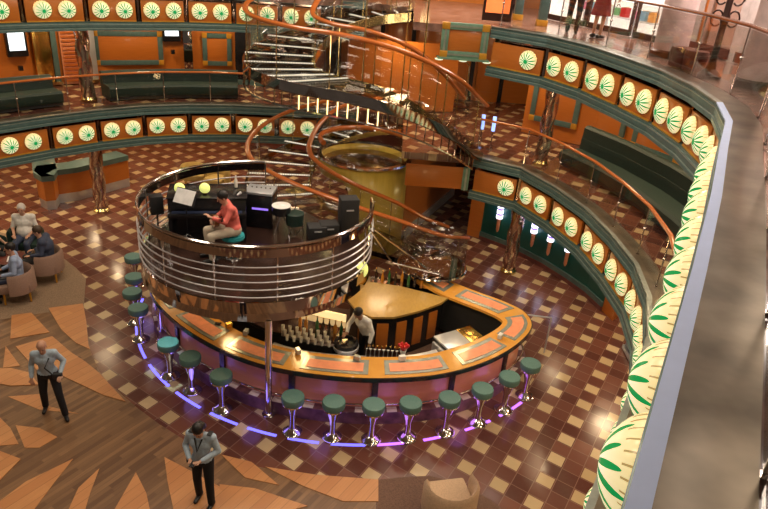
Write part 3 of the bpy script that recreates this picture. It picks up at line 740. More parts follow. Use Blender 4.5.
# neon line let into the floor round the stools
cx, cy, R = -.72, 14.35, 5.12
segs = [(187, 196), (198, 206), (208, 216), (219, 229), (232, 240), (243, 250), (252.5, 259), (261.5, 268), (270.5, 277.5), (280, 287), (290, 297), (300, 307), (310, 318)]
for i, (a0, a1) in enumerate(segs):
    pts = [(cx+R*math.cos(math.radians(a0+(a1-a0)*q/6)), cy+R*math.sin(math.radians(a0+(a1-a0)*q/6)), 0) for q in range(7)]
    o = MB().sweep(pts, [(-.028, 0), (.028, 0), (.028, .014), (-.028, .014)]).obj('floor_neon', 'neon' if i < 9 else 'neon_violet', smooth=False)
    tag(o, ('blue' if i < 9 else 'violet')+' neon strip let into the floor by the stools, %s from the left' % ORD[i], 'neon light', 'neon strips in the floor')
for a, e in ((195, 26), (215, 26), (235, 26), (252, 22), (268, 22), (284, 22), (300, 24), (316, 20)):
    x, y = cx+(R-.2)*math.cos(math.radians(a)), cy+(R-.2)*math.sin(math.radians(a))
    pt((x, y, .32), e*.10, (.33, .22, 1) if a < 280 else (.6, .22, 1), .2)

# stools
st0 = None
stools = [(133, 256), (134, 276), (132, 291), (138, 307), (168, 342), (190, 356), (221, 374), (293, 396), (334, 401), (374, 404), (411, 402), (450, 397), (483, 388), (510, 376), (531, 363)]
names = ['farthest stool of the row at the left end of the bar', 'second stool from the far left end of the bar', 'stool third from the far left end, left of the chrome post', 'stool beside the left chrome post', 'brightly lit turquoise stool left of the front post', 'stool just right of the turquoise lit one', 'stool left of the front chrome post', 'first stool to the right of the front chrome post', 'second stool to the right of the front chrome post', 'middle stool, third to the right of the front post', 'stool fourth to the right of the front post', 'stool fifth to the right of the front post', 'third stool from the right end of the bar', 'second stool from the right end of the bar', 'rightmost stool at the bar']
for i, (x, y) in enumerate(stools):
    p = at(x, y, .84)
    lab = 'grey-green padded chrome bar stool, '+names[i].replace(' of the row', '')
    lab = names[i] if len(lab.split()) > 16 else lab
    if st0 is None:
        st0 = thing('bar_stool', lab, 'stool', (p.x, p.y, 0), 0, 'stools around the bar')
        MB().lathe([(.17, .70), (.205, .715), (.212, .76), (.212, .82), (.20, .845), (.0, .855)], (0, 0, 0), 28).obj('seat', 'stool_green', st0)
        MB().lathe([(.19, .67), (.19, .70)], (0, 0, 0), 28).obj('seat_ring', 'chrome', st0)
        MB().lathe([(.18, .02), (.15, .06), (.07, .12), (.055, .2), (.06, .4), (.10, .55), (.13, .67)], (0, 0, 0), 20).obj('pedestal', 'chrome', st0)
        MB().lathe([(.19, 0), (.19, .02), (.16, .03)], (0, 0, 0), 28).obj('base', 'chrome', st0)
    else: dup(st0, (p.x, p.y, 0), 0, lab, 'stools around the bar')

# inner gold counter with orange doors
gp = [at(*p, 1.1) for p in [(352, 268), (364, 281), (400, 286), (448, 298), (441, 303), (419, 311), (394, 317), (372, 317), (358, 312), (348, 300)]]
c = sum(gp, Vector())/len(gp)
bk = thing('back_bar', 'gold-topped curved counter with orange doors inside the bar behind the bartender', 'counter', (c.x, c.y, 0))
loc = [(p.x-c.x, p.y-c.y) for p in gp]
MB().prism(loc, 1.05, 1.1).obj('counter_top', 'olive_wood', bk, smooth=False)
inn = [(a*.93, b*.93) for a, b in loc]
MB().prism(inn, 0, 1.05).obj('cabinet', 'black', bk, smooth=False)
edge = [loc[i] for i in (4, 5, 6, 7, 8)]
er = resample([Vector((a*.94, b*.94, 0)) for a, b in edge], n=10)
for i in range(0, 9, 2):
    a, b = er[i], er[min(i+1, 9)]; m = (a+b)/2; d = b-a; rz = math.atan2(d.y, d.x)
    dn = MB().box((m.x, m.y, .55), (d.length*1.15, .03, .7), rz).obj('door', 'orange_wood', bk, bevel=.005)
bf = thing('shelf_unit', 'dark shelf of glasses and bottles along the back of the gold counter', 'shelf', (c.x, c.y+.9, 0))
MB().box((.3, .0, .5), (1.5, .35, 1.0)).obj('body', 'black', bf, bevel=.01)
MB().box((.3, .0, 1.03), (1.55, .4, .04)).obj('top', 'mirror', bf)
def glassware(x, y, z, kind, label, group):
    global gl0
    if kind not in gl0:
        if kind == 'drinking_glass':
            o = MB().lathe([(.028, 0), (.038, .12), (.034, .12), (.025, .01)], (0, 0, 0), 12).obj(kind, 'clear', None, loc=(x, y, z)); tag(o, label, 'glass', group)
        else:
            col = {'wine_bottle': 'bottle_green', 'liquor_bottle': 'bottle_amber', 'dark_bottle': 'bottle_dark'}[kind]
            o = thing(kind, label, 'bottle', (x, y, z), 0, group)
            MB().lathe([(.036, 0), (.038, .02), (.038, .17), (.015, .22), (.013, .28)], (0, 0, 0), 14).obj('body', col, o)
            MB().lathe([(.016, .28), (.016, .31)], (0, 0, 0), 10).obj('cap', 'gold', o)
        gl0[kind] = o
        return o
    return dup(gl0[kind], (x, y, z), 0, label, group)
gl0 = {}
for i in range(9):
    glassware(c.x-.35+.155*i, c.y+.9+.06*(-1)**i, 1.05, ('dark_bottle', 'liquor_bottle', 'wine_bottle')[i % 3], '%s bottle from the left on the dark shelf behind the gold counter' % ORD[i], 'bottles behind the gold counter')

# inner worktop on the left with bottles, under the stage
wp = [at(*p, .92) for p in [(228, 296), (262, 300), (300, 313), (346, 321), (348, 345), (318, 343), (268, 330), (228, 312)]]
c = sum(wp, Vector())/len(wp)
wt = thing('bar_worktop', 'stainless bottle worktop inside the bar below the stage', 'worktop', (c.x, c.y, 0))
loc = [(p.x-c.x, p.y-c.y) for p in wp]
MB().prism(loc, .86, .92).obj('top', 'mirror', wt, smooth=False)
MB().prism([(a*.95, b*.95) for a, b in loc], 0, .86).obj('cabinet', 'black_matte', wt, smooth=False)
MB().box((loc[3][0]*.5, loc[2][1]*.9, 1.0), (1.3, .05, .16), -.25).obj('lit_back_panel', 'led_soft', wt)
for i, (x, y, kd) in enumerate([(317, 329, 'wine_bottle'), (323, 331, 'dark_bottle'), (329, 332, 'dark_bottle'), (335, 333, 'liquor_bottle'), (341, 334, 'wine_bottle'), (300, 326, 'liquor_bottle'), (306, 328, 'liquor_bottle')]):
    p = at(x, y, .92)
    glassware(p.x, p.y, .92, kd, '%s bottle standing on the lit worktop left of the bartender, position %s' % ({'wine_bottle': 'green', 'dark_bottle': 'dark', 'liquor_bottle': 'amber'}[kd], ORD[i]), 'bottles on the bar worktop')
for r_ in range(3):
    for i in range(7):
        p = at(283+i*7+r_*2, 330+i*1.1+r_*5, .92); glassware(p.x, p.y, .92, 'drinking_glass', 'clear upturned glass in the rows on the bar worktop', 'glasses on the bar worktop')

# black bin, speed rail, cooler, flowers
p = at(350, 352, 0); q = at(348, 366, 0)
b_ = thing('ice_barrel', 'round black barrel with grey lid band in front of the bartender', 'barrel', (-.62, 11.2, 0))
MB().lathe([(.22, 0), (.26, .3), (.27, .7), (.25, .95), (.2, .96), (.19, .9), (0, .9)], (0, 0, 0), 24).obj('body', 'black', b_)
MB().lathe([(.262, .78), (.268, .86), (.255, .87)], (0, 0, 0), 24).obj('band', 'steel', b_)
a = at(366, 352, .95); b = at(401, 352, .95)
sr = thing('speed_rail', 'white rail tray holding dark capped bottles behind the counter', 'tray', ((a.x+b.x)/2, (a.y+b.y)/2, .80))
L = (b-a).length
MB().box((0, .06, .08), (L, .03, .16)).obj('back_lip', 'white_plastic', sr); MB().box((0, -.06, .04), (L, .03, .08)).obj('front_lip', 'steel', sr); MB().box((0, 0, .01), (L, .14, .02)).obj('tray', 'steel', sr)
MB().box((0, 0, -.38), (L*.9, .1, .78)).obj('stand', 'black_matte', sr)
for i in range(8): glassware(a.x+(b.x-a.x)*(i+.5)/8, a.y, .82, 'dark_bottle', 'dark capped bottle in the white rail tray, %s from the left' % ORD[i], 'bottles in the rail tray')
cp = [at(*p, .95) for p in [(434, 345), (444, 330), (476, 316), (478, 334), (470, 343), (452, 354)]]
c = sum(cp, Vector())/len(cp)
co = thing('drinks_cooler', 'tan and steel drinks cooler with sloping lid inside the right curve of the bar', 'cooler', (c.x, c.y, 0), math.radians(33))
MB().box((0, 0, .44), (1.0, .52, .88)).obj('cabinet', 'black', co, bevel=.01)
MB().box((-.18, 0, .91), (.6, .54, .05)).obj('lid', 'steel', co, bevel=.01)
MB().box((.30, 0, .92), (.38, .54, .06)).obj('gold_lid', 'gold', co, bevel=.01)
MB().box((-.52, .0, .72), (.05, .4, .25)).obj('side_grille', 'steel', co)
p = at(403, 352, .9)
fl = thing('napkin_caddy', 'small caddy with bright red napkins behind the counter beside the rail tray', 'caddy', (p.x, p.y, .86))
MB().lathe([(.05, 0), (.07, .1), (.06, .1), (.04, .02)], (0, 0, 0), 12).obj('cup', 'white_plastic', fl)
mb = MB()
for i in range(6): mb.cap((0, 0, .06), (.09*math.cos(i), .07*math.sin(i), .2), .012, .035)
mb.obj('napkins', 'red_plastic', fl)
wk = thing('bar_worktop', 'steel under-counter worktop along the inside front of the bar', 'worktop', (.2, 11.0, 0))
A, B = strip_at(cum[-1]*.37, cum[-1]*.62, 1.08, 1.75, 14)
MB().ribbon([(a[0]-.2, a[1]-11.0) for a in A], [(a[0]-.2, a[1]-11.0) for a in B], .72, .78).obj('top', 'steel', wk, smooth=False)
A, B = strip_at(cum[-1]*.37, cum[-1]*.62, 1.1, 1.65, 14)
MB().ribbon([(a[0]-.2, a[1]-11.0) for a in A], [(a[0]-.2, a[1]-11.0) for a in B], 0, .72).obj('cabinet', 'black_matte', wk, smooth=False)
# display case: round glass drum on a mirrored disc beside the counter's inner arm
p = at(432, 264, 1.3)
dc = thing('round_glass_case', 'round mirrored disc table with clear glass drum behind the counter arm', 'display case', (p.x, p.y, 0))
MB().lathe([(.45, 0), (.5, .05), (.3, .2), (.3, 1.1), (.8, 1.24)], (0, 0, 0), 32).obj('pedestal', 'black', dc)
MB().lathe([(.84, 1.24), (.86, 1.27), (.84, 1.3), (0, 1.3)], (0, 0, 0), 40).obj('disc', 'mirror', dc)
mb = MB(); vs = []; fs = []
for i in range(40): vs += [(.8*math.cos(2*PI*i/40), .8*math.sin(2*PI*i/40), 1.3), (.8*math.cos(2*PI*i/40), .8*math.sin(2*PI*i/40), 2.1)]
for i in range(40): fs.append((2*i, 2*((i+1) % 40), 2*((i+1) % 40)+1, 2*i+1))
mb._mk(vs, fs).obj('glass_drum', 'glass', dc).modifiers.new('s', 'SOLIDIFY').thickness = .01
# inner floor mat area of the bar
struct(MB().prism([xy(SI[i]) for i in range(6, NB_-6, 3)], -.01, .012).obj('floor', 'carpet_brown', smooth=False))
# menus and napkin stands on the counter
def small_box(name, lab, cat, x, y, z, size, m, rz=0, tilt=0, group=None):
    p = at(x, y, z); o = MB().box((0, 0, size[2]/2), size).obj(name, m, None, loc=(p.x, p.y, z), smooth=False, bevel=.004); o.rotation_euler = (tilt, 0, rz); tag(o, lab, cat, group); return o
for i, (x, y, m, lab) in enumerate([(218, 324, 'black', 'black drinks menu lying on the counter below the stage'), (229, 327, 'gold', 'gold card stand on the counter right of the black menu'), (246, 334, 'steel', 'silver tent card on the counter near the front post'), (298, 353, 'steel', 'silver tent card on the counter right of the front post'), (357, 360, 'inlay_frame', 'pale blue napkin holder on the counter in front of the barrel'), (402, 360, 'white_plastic', 'small white card on the counter below the red napkins'), (500, 338, 'white_plastic', 'small white card on the right curve of the counter')]):
    small_box('table_card', lab, 'card', x, y, 1.12, (.13, .08, .10 if i not in (0,) else .02), m, rz=i*.7)
# thin rope rail at the right end of the bar
a, b = at(520, 312, 1.0), at(552, 316, 1.0)
rr = thing('service_rail', 'thin pale barrier rail sticking out from the right tip of the bar', 'rail', (b.x, b.y, 0))
MB().tube([(a.x-b.x, a.y-b.y, .95), (0, 0, .95)], .018, 8).obj('bar', 'steel', rr); MB().tube([(0, 0, 0), (0, 0, .95)], .018, 8).obj('post', 'steel', rr)

# ================================================================== STAGE
SX, SY, SR, SZ = -2.58, 12.1, 2.3, 2.5
stg = thing('round_stage', 'raised round stage with mirrored skirt above the bar', 'stage', (SX, SY, 0))
def arc(r, z, a0, a1, n=72): return [(r*math.cos(math.radians(a0+(a1-a0)*i/n)), r*math.sin(math.radians(a0+(a1-a0)*i/n)), z) for i in range(n+1)]
out = arc(SR, 0, 78, 372)
MB().sweep(z3(out[::-1], SZ-.38), [(-.04, 0), (.22, 0), (.02, .38), (-.04, .38)][::-1] if False else [(-.02, .0), (.25, -.02), (.25, .02), (.0, .08), (-.02, .38), (.02, .38)][::-1], closed=False).obj('skirt', 'mirror', stg)
MB().prism([xy(p) for p in arc(SR-.02, 0, 78, 372)], SZ-.1, SZ).obj('deck', 'dark_stage', stg)
MB().prism([xy(p) for p in arc(SR-.05, 0, 78, 372)], SZ-.36, SZ-.11).obj('underside', 'mirror', stg)
rl = thing('stage_railing', 'round chrome railing with wide mirrored top band and cable rails around the stage', 'railing', (SX, SY, SZ))
RA0, RA1 = 98, 372
MB().sweep(arc(SR-.02, .82, RA0, RA1), [(-.015, .05), (.02, .05), (.02, .21), (-.015, .21)]).obj('top_band', 'mirror', rl)
MB().tube(arc(SR-.02, 1.07, RA0, RA1), .032, 8).obj('top_rail', 'chrome', rl)
for k, z in enumerate((.1, .25, .4, .55, .69)): MB().tube(arc(SR+.01, z, RA0, RA1), .014, 6).obj('cable_rail', 'rail_steel', rl)
for k in range(11):
    a = math.radians(RA0+(RA1-RA0)*k/10); MB().tube([((SR-.03)*math.cos(a), (SR-.03)*math.sin(a), 0), ((SR-.03)*math.cos(a), (SR-.03)*math.sin(a), 1.05)], .018, 8).obj('post', 'chrome', rl)
def post(x, y, lab):
    t = thing('stage_post', lab, 'post', (x, y, 0)); MB().cyl((0, 0, 0), .065, 2.14, 18).obj('shaft', 'chrome', t); MB().lathe([(.13, 0), (.13, .03), (.07, .06)], (0, 0, 0), 18).obj('base', 'chrome', t)
post(-1.95, 9.9, 'tall chrome post in front of the bar holding up the round stage')
post(-4.72, 12.0, 'chrome post at the left end of the bar below the stage')
post(-.45, 13.3, 'dark chrome post inside the bar holding the right side of the stage')
# hand rails of the steps that go down from the stage
hs = thing('stage_steps_rail', 'thin chrome hand rails sloping down from the stage towards the bar arm', 'rail', (0, 13.2, 0))
for i, (p0, p1) in enumerate((((371, 231, 3.3), (393, 264, 1.6)), ((374, 229, 3.35), (426, 268, 1.5)), ((388, 262, 1.7), (440, 274, 1.35)))):
    a, b = at(*p0), at(*p1); MB().tube([(a.x, a.y-13.2, a.z), (b.x, b.y-13.2, b.z)], .02, 8).obj('hand_rail', 'chrome', hs)
a = at(440, 274, 1.35); MB().tube([(a.x, a.y-13.2, 0), (a.x, a.y-13.2, 1.36)], .02, 8).obj('support', 'chrome', hs)
# gold ball lamp at the right rim of the stage
p = at(366, 272, 2.4); o = MB().ball((0, 0, 0), .12, (1, 1, 1.5)).obj('oval_lamp', 'lamp_green', None, loc=(p.x-.08, p.y, 2.45)); tag(o, 'small oval yellow-green lamp on the right edge of the stage', 'lamp')

# piano / music on stage
PH = .92
a = at(167, 198, SZ+PH); b = at(246, 198, SZ+PH); m = (a+b)/2; rz = math.atan2(b.y-a.y, b.x-a.x); L = (b-a).length
pi_ = thing('upright_piano', 'big glossy black upright piano at the back of the stage', 'piano', (m.x, m.y, SZ), rz)
MB().box((0, .40, PH/2-.01), (L, .78, PH-.03)).obj('case', 'black', pi_, bevel=.012)
MB().box((0, .40, PH-.01), (L+.04, .84, .03)).obj('lid', 'black', pi_, bevel=.008)
MB().box((0, -.09, .60), (L, .20, .09)).obj('key_bed', 'black', pi_, bevel=.008)
MB().box((0, -.10, .65), (L-.16, .12, .012)).obj('keys', 'navy', pi_)
for s_ in (-1, 1): MB().box((s_*(L/2-.05), -.14, .28), (.07, .07, .55)).obj('leg', 'black', pi_)
for i, px_ in enumerate((180, 205)):
    q = at(px_, 194.5, SZ+PH); o = thing('globe_lamp', '%s of two small round yellow-green lamps on the black piano lid' % ('left' if i == 0 else 'right'), 'lamp', (q.x, q.y, SZ+PH+.02))
    MB().ball((0, 0, .12), .11, (1, .8, 1)).obj('globe', 'lamp_green', o); MB().cyl((0, 0, 0), .05, .03).obj('base', 'brass', o)  # reflections of the shell lamps, modelled as glowing globes
def onstage(x, y, z=SZ): return at(x, y, z)
p = onstage(236, 184, SZ+1.18)
wb = thing('water_bottle', 'clear water bottle standing on the piano lid', 'bottle', (at(236, 188, SZ+PH).x, at(236, 188, SZ+PH).y, SZ+PH+.02))
MB().lathe([(.035, 0), (.037, .15), (.015, .21), (.013, .23)], (0, 0, 0), 14).obj('body', 'clear', wb); MB().cyl((0, 0, .23), .016, .025, 10).obj('cap', 'white_plastic', wb)
p = at(259, 227, SZ)
am = thing('amplifier', 'black amplifier rack with a grey mixer on top right of the guitarist', 'amplifier', (p.x, p.y+.2, SZ), -.05)
MB().box((0, 0, .38), (.62, .5, .74)).obj('rack', 'black', am, bevel=.01); MB().box((0, 0, .79), (.62, .52, .06)).obj('mixer', 'steel', am, bevel=.008)
MB().box((.05, -.256, .45), (.35, .012, .04)).obj('display', 'violet_glow', am)
for i in range(5): MB().cyl((-.2+.1*i, .05, .82), .015, .02, 8).obj('knob', 'black', am)
p = at(279, 236, SZ)
sd = thing('snare_drum', 'snare drum with white head beside the amplifier', 'drum', (p.x, p.y+.25, SZ))
MB().lathe([(.2, .42), (.2, .6)], (0, 0, 0), 24).obj('shell', 'black', sd); MB().lathe([(.205, .6), (.2, .612), (0, .615)], (0, 0, 0), 24).obj('head', 'vest_white', sd)
for k in range(3): MB().tube([(0, 0, .42), (.22*math.cos(k*2.1), .22*math.sin(k*2.1), 0)], .012, 6).obj('leg', 'chrome', sd)
p = at(293, 236, SZ)
td = thing('floor_tom', 'low dark green drum right of the snare drum', 'drum', (p.x, p.y+.2, SZ)); MB().lathe([(.19, .2), (.2, .45), (.19, .46), (0, .465)], (0, 0, 0), 24).obj('shell', 'green_couch', td)
for k in range(3): MB().tube([(.15*math.cos(k*2.1), .15*math.sin(k*2.1), .22), (.2*math.cos(k*2.1), .2*math.sin(k*2.1), 0)], .01, 6).obj('leg', 'chrome', td)
cy_ = thing('cymbal', 'brass cymbal on a stand behind the drums', 'cymbal', (p.x-.05, p.y+.55, SZ)); MB().lathe([(0, .87), (.04, .87), (.22, .84), (.22, .835), (0, .85)], (0, 0, 0), 28).obj('plate', 'brass', cy_); MB().tube([(0, 0, 0), (0, 0, .85)], .012, 6).obj('stand', 'chrome', cy_)
mb = MB()
for k in range(3): mb = MB().tube([(0, 0, .25), (.2*math.cos(k*2.1), .2*math.sin(k*2.1), 0)], .01, 6); mb.obj('leg', 'chrome', cy_)
for i, (x, y, h_) in enumerate([(330, 238, .3), (349, 234, .8), (318, 240, .28)]):
    p = at(x, y, SZ); d_ = thing('equipment_case', ['low black equipment case at the right of the stage', 'tall black speaker case at the right edge of the stage', 'small black pedal case left of the other cases on stage'][i], 'case', (p.x-.05, p.y+.15, SZ), .3)
    MB().box((0, 0, h_/2), (.4, .34, h_)).obj('body', 'black_matte', d_, bevel=.02); MB().box((0, -.175, h_*.7), (.16, .015, .03)).obj('handle', 'steel', d_)
p = at(186, 246, SZ)
ms = thing('music_stand', 'music stand with white sheets in front of the piano', 'music stand', (p.x, p.y+.15, SZ))
MB().tube([(0, 0, 0), (0, 0, .95)], .012, 6).obj('pole', 'black', ms)
for k in range(3): MB().tube([(0, 0, .2), (.25*math.cos(k*2.1), .25*math.sin(k*2.1), 0)], .01, 6).obj('leg', 'black', ms)
MB().box((0, 0, 0), (.5, .02, .34), 0, Matrix.Translation((0, 0, 1.0)) @ Matrix.Rotation(-.35, 4, 'Z') @ Matrix.Rotation(-.6, 4, 'X')).obj('desk', 'black', ms)
tag(MB().box((0, 0, 0), (.44, .012, .30), 0).obj('sheet_music', 'paper', None, loc=(ms.location.x-.01, ms.location.y-.03, SZ+1.02)), 'white sheet music resting on the black music stand', 'sheet music').rotation_euler = (-.6, 0, -.35)
p = at(152, 232, SZ)
sp = thing('stage_speaker', 'dark speaker on a stand at the left edge of the stage', 'speaker', (p.x+.1, p.y+.1, SZ), .5)
MB().box((0, 0, .6), (.26, .24, .4)).obj('cabinet', 'black_matte', sp, bevel=.02); MB().tube([(0, 0, 0), (0, 0, .42)], .02, 8).obj('pole', 'black', sp)
p = at(130, 222, SZ)
mk = thing('microphone_stand', 'microphone on a boom stand in front of the guitarist', 'microphone', (-2.95, 11.7, SZ))
MB().tube([(-.35, -.25, 0), (-.35, -.25, .9), (0.02, .12, 1.2)], .01, 6).obj('stand', 'black', mk); MB().cap((.02, .12, 1.2), (.06, .16, 1.23), .022, .03).obj('head', 'steel', mk)
MB().lathe([(.14, 0), (.13, .02), (.02, .03)], (-.35, -.25, 0), 16).obj('base', 'black', mk)
pt((SX+.5, SY+.2, 5.6), 60, (1, .78, .6), .3)
for (x, y, e) in ((-.6, 12.2, 20), (.9, 12.6, 14), (1.9, 12.2, 8), (-3.2, 11.9, 20), (-1.6, 11.7, 20)): pt((x, y, 2.05), e, (1, .68, .3), .15)

# ================================================================== LOBBY FURNITURE AND BALCONY FURNITURE
def proj(p):
    v = Vector(p)-Vector((0, 0, CH)); d = v.dot(cf); return (384+FPX*v.dot(cr)/d, 254.5-FPX*v.dot(cu)/d)
def on_path(path, px, z, back=False):
    """the point of a 2-d line that stands above this column of the photograph, and the line's direction there"""
    R_ = resample([Vector((p[0], p[1], 0)) for p in path], step=.03); best = min(range(1, len(R_)-1), key=lambda i: abs(proj((R_[i].x, R_[i].y, z))[0]-px))
    d = (R_[best+1]-R_[best-1]).normalized(); return Vector((R_[best].x, R_[best].y, z)), math.atan2(d.y, d.x), best*.03
W4L = [xy(p) for p in offs(LEFT4, -3.68)]; W4R = [xy(p) for p in offs(RIGHT4[:9], -3.58)]
def sub_path(path, px0, px1, z, step=.25):
    a = on_path(path, px0, z)[2]; b = on_path(path, px1, z)[2]; a, b = min(a, b), max(a, b)
    R_ = resample([Vector((p[0], p[1], 0)) for p in path], step=.03)
    return [xy(R_[min(len(R_)-1, int((a+(b-a)*k/max(1, int((b-a)/step)))/.03))]) for k in range(max(1, int((b-a)/step))+1)]
def banquette(path, z, label, bh=.95):
    # path: line of the back of the couch; right of travel = front
    c = Vector(path[len(path)//2]); root = thing('banquette', label, 'couch', (c.x, c.y, z))
    P = [(p[0]-c.x, p[1]-c.y, 0) for p in path]
    MB().sweep(P, [(.0, .02), (.78, .02), (.78, .12), (.0, .12)]).obj('plinth', 'black_matte', root)
    MB().sweep(P, [(.05, .12), (.82, .12), (.86, .2), (.86, .38), (.80, .44), (.05, .44)]).obj('seat', 'green_couch', root)
    MB().sweep(P, [(.0, .1), (.24, .44), (.2, bh-.06), (.14, bh), (.02, bh), (-.04, bh-.05)]).obj('backrest', 'green_couch', root)
    MB().sweep(P, [(.19, .60), (.235, .62), (.225, .72), (.18, .74)]).obj('lumbar_roll', 'green_couch', root)
    return root
BQL = [xy(p) for p in offs(LEFT4, -1.65)]
banquette(sub_path(BQL, -60, 52, 3.3), 3.31, 'dark green curved banquette at the far left of the lower left balcony', .78)
banquette(sub_path(BQL, 102, 238, 3.3), 3.31, 'long dark green banquette under the framed orange panel on the lower left balcony', .78)
banquette([xy(p) for p in resample([Vector((*q, 0)) for q in offs(RIGHT4[1:9], -2.0)], step=.4)], 3.31, 'long dark green curved banquette on the lower right balcony behind the railing', 1.05)

def wall_panel(path, px, z0, z1, w_, label, board='orange_wood', frame='teal', corners=True, name='wall_panel'):
    p, rz, _ = on_path(path, px, z0); t = thing(name, label, 'panel', (p.x, p.y, z0), rz)
    h = z1-z0
    MB().box((0, -.05, h/2), (w_-.2, .05, h-.2)).obj('board', board, t, bevel=.005)
    f = MB()
    for s_ in (-1, 1): f.box((s_*(w_/2-.08), -.06, h/2), (.16, .07, h-.3))
    for zz in (.08, h-.08): f.box((0, -.06, zz), (w_-.3, .07, .16))
    f.obj('frame', frame, t, bevel=.005)
    if corners:
        for s_ in (-1, 1):
            for zz in (.08, h-.08): MB().box((s_*(w_/2-.08), -.06, zz), (.17, .09, .17)).obj('corner_block', 'gold_block', t, bevel=.006)
    return t
wall_panel(W4L, 130, 3.85, 4.95, 2.2, 'large orange panel in a teal frame with gold corners on the lower left balcony wall')
wall_panel(W4L, 218, 3.85, 4.95, 1.0, 'smaller framed orange panel right of the second kiosk screen on the left wall')
for px, lab in ((15, 'white lit kiosk screen at the far left of the lower left balcony'), (171, 'small white kiosk screen right of the framed orange panel')):
    p, rz, _ = on_path(W4L, px, 4.6); t = thing('kiosk_screen', lab, 'screen', (p.x, p.y, 4.38 if px < 50 else 4.75), rz)
    MB().box((0, -.1, .3), (.6, .16, .82)).obj('housing', 'black', t, bevel=.02); MB().box((0, -.185, .36), (.46, .012, .56)).obj('screen', 'screen_white', t); MB().box((0, -.16, -.45), (.12, .12, .14)).obj('phone', 'black', t)
for px, w_, m, nm, lab in ((40, .5, 'gold', 'pillar', 'golden pillar right of the left kiosk screen'), (68, .55, 'bar_pink', 'slatted_panel', 'reddish slatted shutter left of the twisted balcony column'), (90, .2, 'steel', 'pillar', 'narrow steel pillar right of the twisted balcony column'), (188, .3, 'mirror', 'pillar', 'mirrored pillar right of the small kiosk screen'), (53, .16, 'teal', 'pillar', 'narrow teal pillar left of the slatted shutter')):
    p, rz, _ = on_path(W4L, px, 4.6); t = thing(nm, lab, 'pillar' if nm == 'pillar' else 'shutter', (p.x, p.y, 3.32), rz)
    MB().box((0, -.09, 1.05), (w_, .14, 2.08)).obj('shaft', m, t, bevel=.01)
    if nm != 'pillar':
        for k in range(16): MB().box((0, -.175, .12+k*.125), (w_-.08, .04, .06)).obj('slat', 'rail_wood', t)
    else: MB().box((0, -.1, .06), (w_+.06, .2, .1)).obj('base', 'brass', t)
for i, (px, w_) in enumerate(((553, 1), (603, 2), (655, 3))):
    p = on_path(W4R, px, 4.6)
    w_ = abs(on_path(W4R, px+24, 4.6)[2]-on_path(W4R, px-24, 4.6)[2])
    wall_panel(W4R, px, 3.75, 5.3, w_, 'orange panel in a teal frame, %s from the left behind the lower right banquette' % ORD[i])
p, rz, _ = on_path(W4R, 668, 4.4); t = thing('vent_grille', 'black and white checked vent grille low on the wall right of the orange panels', 'grille', (p.x, p.y, 4.3), rz)
MB().box((0, -.05, .3), (.8, .08, .6)).obj('panel', 'black', t)
for i in range(6):
    for j in range(5): MB().box((-.33+i*.13, -.1, .06+j*.12), (.05, .02, .05)).obj('square', 'white_plastic', t)

# pilaster screen and panels behind the stairs
for i, x in enumerate((-5.6, -5.05, -4.5, -3.95, -3.4, -2.85, -2.3)):
    t = thing('pilaster', '%s pilaster, %s from the left behind the upper stair' % (('black', 'teal', 'maroon')[i % 3], ORD[i]), 'pilaster', (x, 23.6, 3.3)); MB().box((0, 0, 1.3), (.42, .14, 2.6)).obj('shaft', ('black', 'teal', 'maroon')[i % 3], t, bevel=.01); MB().box((0, -.03, .08), (.48, .22, .16)).obj('base', 'teal', t)
for i, x in enumerate((-1.2, -.1, 1.0, 2.1, 3.2)):
    t = thing('wood_panel', 'tall orange wood door panel, %s from the left behind the stair landing' % ORD[i], 'panel', (x, 24.12, 3.3)); MB().box((0, 0, 1.45), (.85, .1, 2.9)).obj('board', 'orange_wood', t, bevel=.02); MB().box((.5, 0, 1.45), (.14, .14, 2.9)).obj('divider', 'black', t)
    MB().box((0, -.06, 1.5), (.6, .04, 2.3)).obj('inset', 'orange_wood', t, bevel=.02)
for i, (x, y, z) in enumerate(((1.2, 22.6, 3.3), (2.1, 22.8, 3.3))):
    t = thing('brass_rack', 'brass luggage rail %s of the pair on the landing behind the stairs' % ('left' if i == 0 else 'right'), 'rack', (x, y, z)); MB().tube([(-.25, 0, .05), (-.25, 0, 1.4), (-.1, 0, 1.6), (.1, 0, 1.6), (.25, 0, 1.4), (.25, 0, .05)], .025, 8).obj('frame', 'brass', t); MB().box((0, 0, .06), (.6, .4, .06)).obj('base', 'dark_red', t)
for i, (px, py) in enumerate(((483, 122), (494, 124))):
    p = at(px, py, 4.0); t = thing('blue_lamp', 'small bright blue tube lamp, %s one, on the landing right of the stair' % ('left' if i == 0 else 'right'), 'lamp', (p.x, p.y, 3.8)); MB().cyl((0, 0, 0), .05, .4, 10).obj('tube', 'blue_glow', t); MB().cyl((0, 0, -.5), .02, .5, 8).obj('pole', 'chrome', t); MB().cyl((0, 0, -.5), .12, .03, 12).obj('base', 'chrome', t)
for i, (x, y) in enumerate(((-3.6, 23.2), (-1.9, 23.0), (-.6, 23.3), (.7, 23.4))):
    t = thing('light_rod_lamp', 'golden ribbed lamp, %s from the left, behind the top of the stair' % ORD[i], 'lamp', (x, y, 6.62));
    MB().cyl((0, 0, 0), .14, .04, 14).obj('base', 'brass', t); MB().cyl((0, 0, 0), .02, 1.2, 8).obj('pole', 'brass', t)
    for k in range(6): MB().tube([(.12*math.cos(k), .12*math.sin(k), .5), (.16*math.cos(k), .16*math.sin(k), 1.15)], .015, 6).obj('rod', 'led_gold', t)

